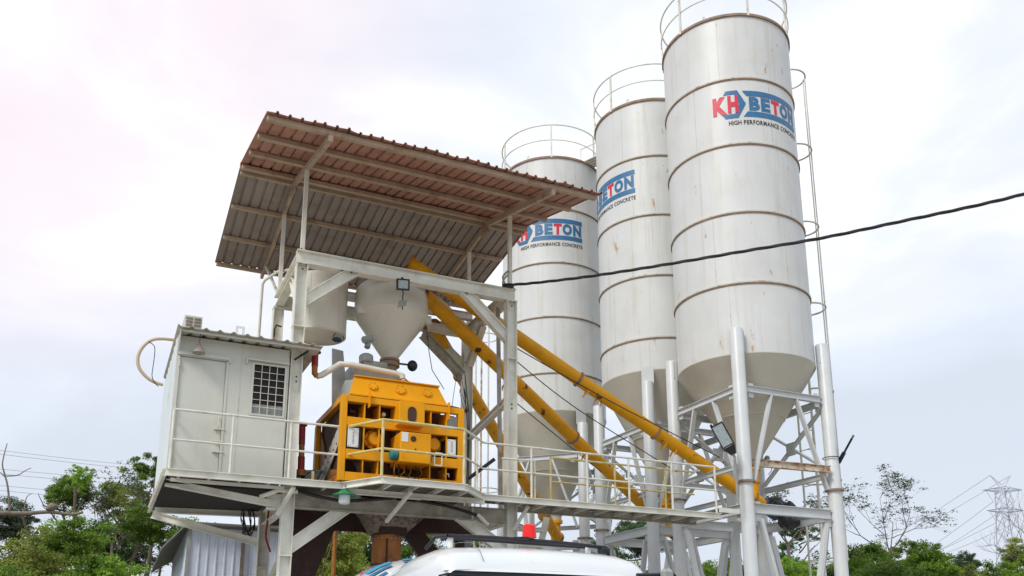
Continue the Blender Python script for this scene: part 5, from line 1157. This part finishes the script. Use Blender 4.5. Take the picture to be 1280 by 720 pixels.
# airy spreading tree on the right, and bare ones
def spread_tree(xp, yb, H_, dist, label, seed, mt, leafn, name='spreading_tree', r0=.14, spread=.75, lean=0, depth=5, kids=3, upb=.12, frac=.35, xy=None, leafsize=.07):
    b = place(dist, xp, yb); T = thing(name, label, 'tree', (b.x, b.y, G)); rg = random.Random(seed); mb = MB(); tips = []
    st = Vector((b.x, b.y, G)); fk = Vector((b.x, b.y, b.z))
    mb.tube([st[:], ((st+fk)/2+Vector((.1,0,0)))[:], fk[:]], [r0*1.4, r0*1.15, r0], 8)
    side = rt
    for k in range(4):
        d = (side*(-.75+.5*k+rg.uniform(-.1,.1))+Vector((0,0,.65))+rnd_dir(rg)*.15).normalized()
        branch_mb(mb, fk, d, H_*frac, r0*.6, depth-1, rg, spread, kids, tips, upb)
    mb.build('trunk', M_bark, T, smooth=True, recalc=False)
    if leafn:
        vs = []; fs = []
        for (p, L) in tips:
            if p.z < fk.z+H_*.18 or rg.random() < .25: continue
            for l in range(leafn):
                o = rnd_dir(rg)*rg.random()*H_*.075; o.z *= .28; q = p+o; n_ = (rnd_dir(rg)*.7+Vector((0,0,1))).normalized(); t = n_.orthogonal().normalized(); t = Matrix.Rotation(rg.uniform(0,6.28),3,n_) @ t; bb = n_.cross(t); LL = leafsize*rg.uniform(.6,1.3); k = len(vs)
                vs += [(q-t*LL)[:], (q-bb*LL*.4)[:], (q+t*LL)[:], (q+bb*LL*.4)[:]]; fs.append((k,k+1,k+2,k+3))
        m_ = MB().add(vs, fs).build('crown', mt, T, recalc=False)
    return T
spread_tree(1112, 692, 3.5, 34, 'sparse spreading tree with thin dark branches and feathery leaves right of the silos', 4, L_grey, 16, r0=.05, spread=.75, upb=.0, frac=.34, leafsize=.045)
spread_tree(1288, 706, 2.9, 36, 'leafless twiggy tree at the right edge before the pylon', 9, L_grey, 0, 'bare_tree', .05, .6)
spread_tree(763, 668, 3.4, 40, 'bare twiggy tree seen between the middle silo legs under the walkway', 12, L_grey, 3, 'bare_tree', .05, .6)
spread_tree(140, 680, 3.6, 42, 'bare grey branched tree between the left trees and the cabin', 21, L_grey, 6, 'bare_tree', .05, .6)
spread_tree(985, 680, 3.6, 50, 'twiggy thin tree on the skyline inside the near silo frame', 31, L_dark, 8, 'bare_tree', .08, .6)
# dead branch and bare stem on the far left
T = thing('dead_tree', 'grey dead tree with a long level branch and bare upright twigs at the far left', 'tree', tuple(place(26, -60, 700)[:2])+(G,))
mb = MB(); D = 26
def bp(pts, rr): mb.tube(smoothpts([place(D, *p) for p in pts], 3), [rr[0]+(rr[1]-rr[0])*i/((len(pts)-1)*3) for i in range((len(pts)-1)*3+1)], 7)
b0 = place(D, -70, 700); mb.tube([(b0.x, b0.y, G), b0[:], place(D, -62, 660)[:], place(D, -45, 642)[:]], [.22, .18, .15, .12], 8)
bp([(-45, 642), (-10, 641), (30, 642), (60, 640), (90, 643), (104, 640)], (.075, .03)); bp([(60, 641), (72, 634), (82, 628)], (.03, .012)); bp([(12, 641), (11, 622), (9, 605), (5, 590), (3, 580), (6, 565), (9, 554)], (.03, .010)); bp([(8, 595), (22, 594), (32, 588), (39, 585)], (.018, .008)); bp([(6, 596), (0, 590)], (.015, .01)); bp([(30, 640), (33, 622), (40, 617)], (.016, .007))
mb.build('trunk', M_wood, T, smooth=True, recalc=False)
mb = MB(); c = place(D, 65, 634); v_, f_ = _sph(c[:], .11, 8, (1.1, 1, 1)); mb.add([tuple((Vector(q)+Vector((noise.noise(Vector(q)*8),)*3)*.05)[:]) for q in v_], f_).build('epiphyte_clump', M_wood, T)

# undergrowth all along the back: small shrubs joined, too many to count
r = random.Random(8); vs = []; fs = []
for c in range(2600):
    az = r.uniform(-.30, 1.05); dist = 27+45*r.random()**1.4; X_, Y_ = math.sin(az)*dist, math.cos(az)*dist
    if -1 < X_ < 18 and Y_ < 29: continue
    top = G+r.uniform(.9, 2.9)+(dist-27)*.055; 
    for l in range(48):
        q = Vector((X_+r.gauss(0,.8), Y_+r.gauss(0,.8), G+(top-G)*(1-r.random()**1.8)+r.gauss(0,.15))); n_ = (rnd_dir(r)+Vector((0,0,.8))).normalized(); t = n_.orthogonal().normalized(); t = Matrix.Rotation(r.uniform(0,6.28),3,n_) @ t; bb = n_.cross(t); LL = .12*r.uniform(.6,1.6); k = len(vs)
        vs += [(q-t*LL)[:], (q-bb*LL*.42)[:], (q+t*LL)[:], (q+bb*LL*.42)[:]]; fs.append((k,k+1,k+2,k+3))
o = MB().add(vs, fs).build('undergrowth', L_mid, None, recalc=False, kind='stuff'); o['label'] = 'mixed green scrub filling the ground behind the plant'; o['category'] = 'scrub'
# wooded far ridge
r = random.Random(18); vs = []; fs = []
for c in range(900):
    az = r.uniform(-.45, 1.2); dist = r.uniform(75, 130); X_, Y_ = math.sin(az)*dist, math.cos(az)*dist
    hh = 4.5+2.5*noise.noise(Vector((az*9, 0, 0)))+r.uniform(-1, 1)
    for l in range(50):
        q = Vector((X_+r.gauss(0,1.6), Y_+r.gauss(0,1.6), G+hh*(1-r.random()**2)+r.gauss(0,.3))); n_ = (rnd_dir(r)+Vector((0,0,.8))).normalized(); t = n_.orthogonal().normalized(); bb = n_.cross(t); LL = .42*r.uniform(.6,1.5); k = len(vs)
        vs += [(q-t*LL)[:], (q-bb*LL*.6)[:], (q+t*LL)[:], (q+bb*LL*.6)[:]]; fs.append((k,k+1,k+2,k+3))
o = MB().add(vs, fs).build('distant_woodland', L_dark, None, recalc=False, kind='stuff'); o['label'] = 'distant dark woodland along the horizon'; o['category'] = 'woodland'

# ------------------------------------------------------------------ pylon and power lines
PD = 330
base = place(PD, 1262, 720); topz = place(PD, 1256, 602).z; pc = place(PD, 1258, 650)
T = thing('electricity_pylon', 'tall lattice electricity pylon with two crossarms on the right skyline', 'pylon', (pc.x, pc.y, G+6))
sc_ = PD/F; up_z = Vector((0,0,1)); sx = rt.copy()
mb = MB(); z0 = G; zt_ = topz-6*sc_; 
def pw(z): t = (z-z0)/(zt_-z0); return 9.0*(1-t)**1.3*.55+1.6
ye = Vector((rt.y*-1, rt.x, 0)).normalized()
def corner(z, i): w_ = pw(z)/1.0; a, b = ((-1,-1),(1,-1),(1,1),(-1,1))[i]; return Vector((pc.x, pc.y, z))+sx*a*w_+ye*b*w_
zz = [z0+(zt_-z0)*(1-(1-k/12)**1.25) for k in range(13)]
for i in range(4): mb.tube([corner(z, i)[:] for z in zz], .22, 4)
for k in range(12):
    for i in range(4):
        j = (i+1) % 4; mb.tube([corner(zz[k], i)[:], corner(zz[k+1], j)[:]], .11, 3); mb.tube([corner(zz[k], j)[:], corner(zz[k+1], i)[:]], .11, 3)
mb.build('lattice_mast', M_pylon, T, recalc=False)
arms = []
for yy, L_ in ((612, 6.5), (638, 6.0)):
    za = place(PD, 1256, yy).z
    for s_ in (-1, 1):
        c = Vector((pc.x, pc.y, za)); tip = c+sx*s_*L_; mb = MB(); 
        for e_ in (1, -1): mb.tube([(c+ye*1.4*e_+Vector((0,0,-.7)))[:], tip[:]], .16, 4); mb.tube([(c+ye*1.4*e_+Vector((0,0,.9)))[:], tip[:]], .14, 4)
        for t in (.25, .5, .75): mb.tube([(c*(1-t)+tip*t+Vector((0,0,.9*(1-t))))[:], (c*(1-t)+tip*t+Vector((0,0,-.7*(1-t))))[:]], .1, 3)
        mb.build('crossarm', M_pylon, T, recalc=False)
        v0 = c+sx*s_*(L_*.85); v1 = c+sx*s_*(L_*.25); vb = c+sx*s_*(L_*.55)+Vector((0,0,-4)); arms.append(vb)
        MB().tube([v0[:], vb[:], v1[:]], .12, 4).build('insulator_string', M_pylon, T, recalc=False)
for s_ in (-1, 1):
    c = Vector((pc.x, pc.y, zt_-1)); tip = c+sx*s_*3.4+Vector((0,0,5)); arms.append(tip); MB().tube([c[:], tip[:]], .16, 4).tube([(c+Vector((0,0,1.8)))[:], tip[:]], .12, 4).build('earth_wire_horn', M_pylon, T, recalc=False)
lab = ['lower outer power line running left from the pylon', 'lower inner power line running left from the pylon', 'upper outer power line running left from the pylon', 'upper inner power line running left from the pylon', 'thin earth wire from the left pylon horn', 'thin earth wire from the right pylon horn']
for i, p in enumerate(arms):
    # lines leave to the left and slope away, ending beyond the plant
    tx, ty_ = [(1030, 722), (1040, 718), (1030, 700), (1040, 696), (1000, 690), (1010, 686)][i]
    q = place(PD*1.9, tx, ty_); m_ = (p+q)/2-Vector((0,0,9))
    tube('power_line', smoothpts([p, p*.75+q*.25-Vector((0,0,7)), m_, p*.25+q*.75-Vector((0,0,7)), q], 6), .09, M_pylon, None, 4, label=lab[i], cat='power line', group='power lines of the right pylon')
for i, (ya, yb) in enumerate(((560, 577), (565, 581), (586, 590), (592, 596), (606, 612), (612, 619))):
    a = place(260, -80, ya-7); b = place(300, 330, yb+12); m_ = (a+b)/2-Vector((0,0,1.5))
    tube('power_line', smoothpts([a, m_, b], 8), .07, M_pylon, None, 4, label=['highest thin power line', 'second thin power line from the top', 'third thin power line from the top', 'fourth thin power line from the top', 'fifth thin power line from the top', 'lowest thin power line'][i]+' in the left sky', cat='power line', group='thin power lines in the left sky')
print('objects', len(bpy.data.objects), 'tris', sum(len(o.data.polygons)*2 for o in bpy.data.objects if o.type == 'MESH'))
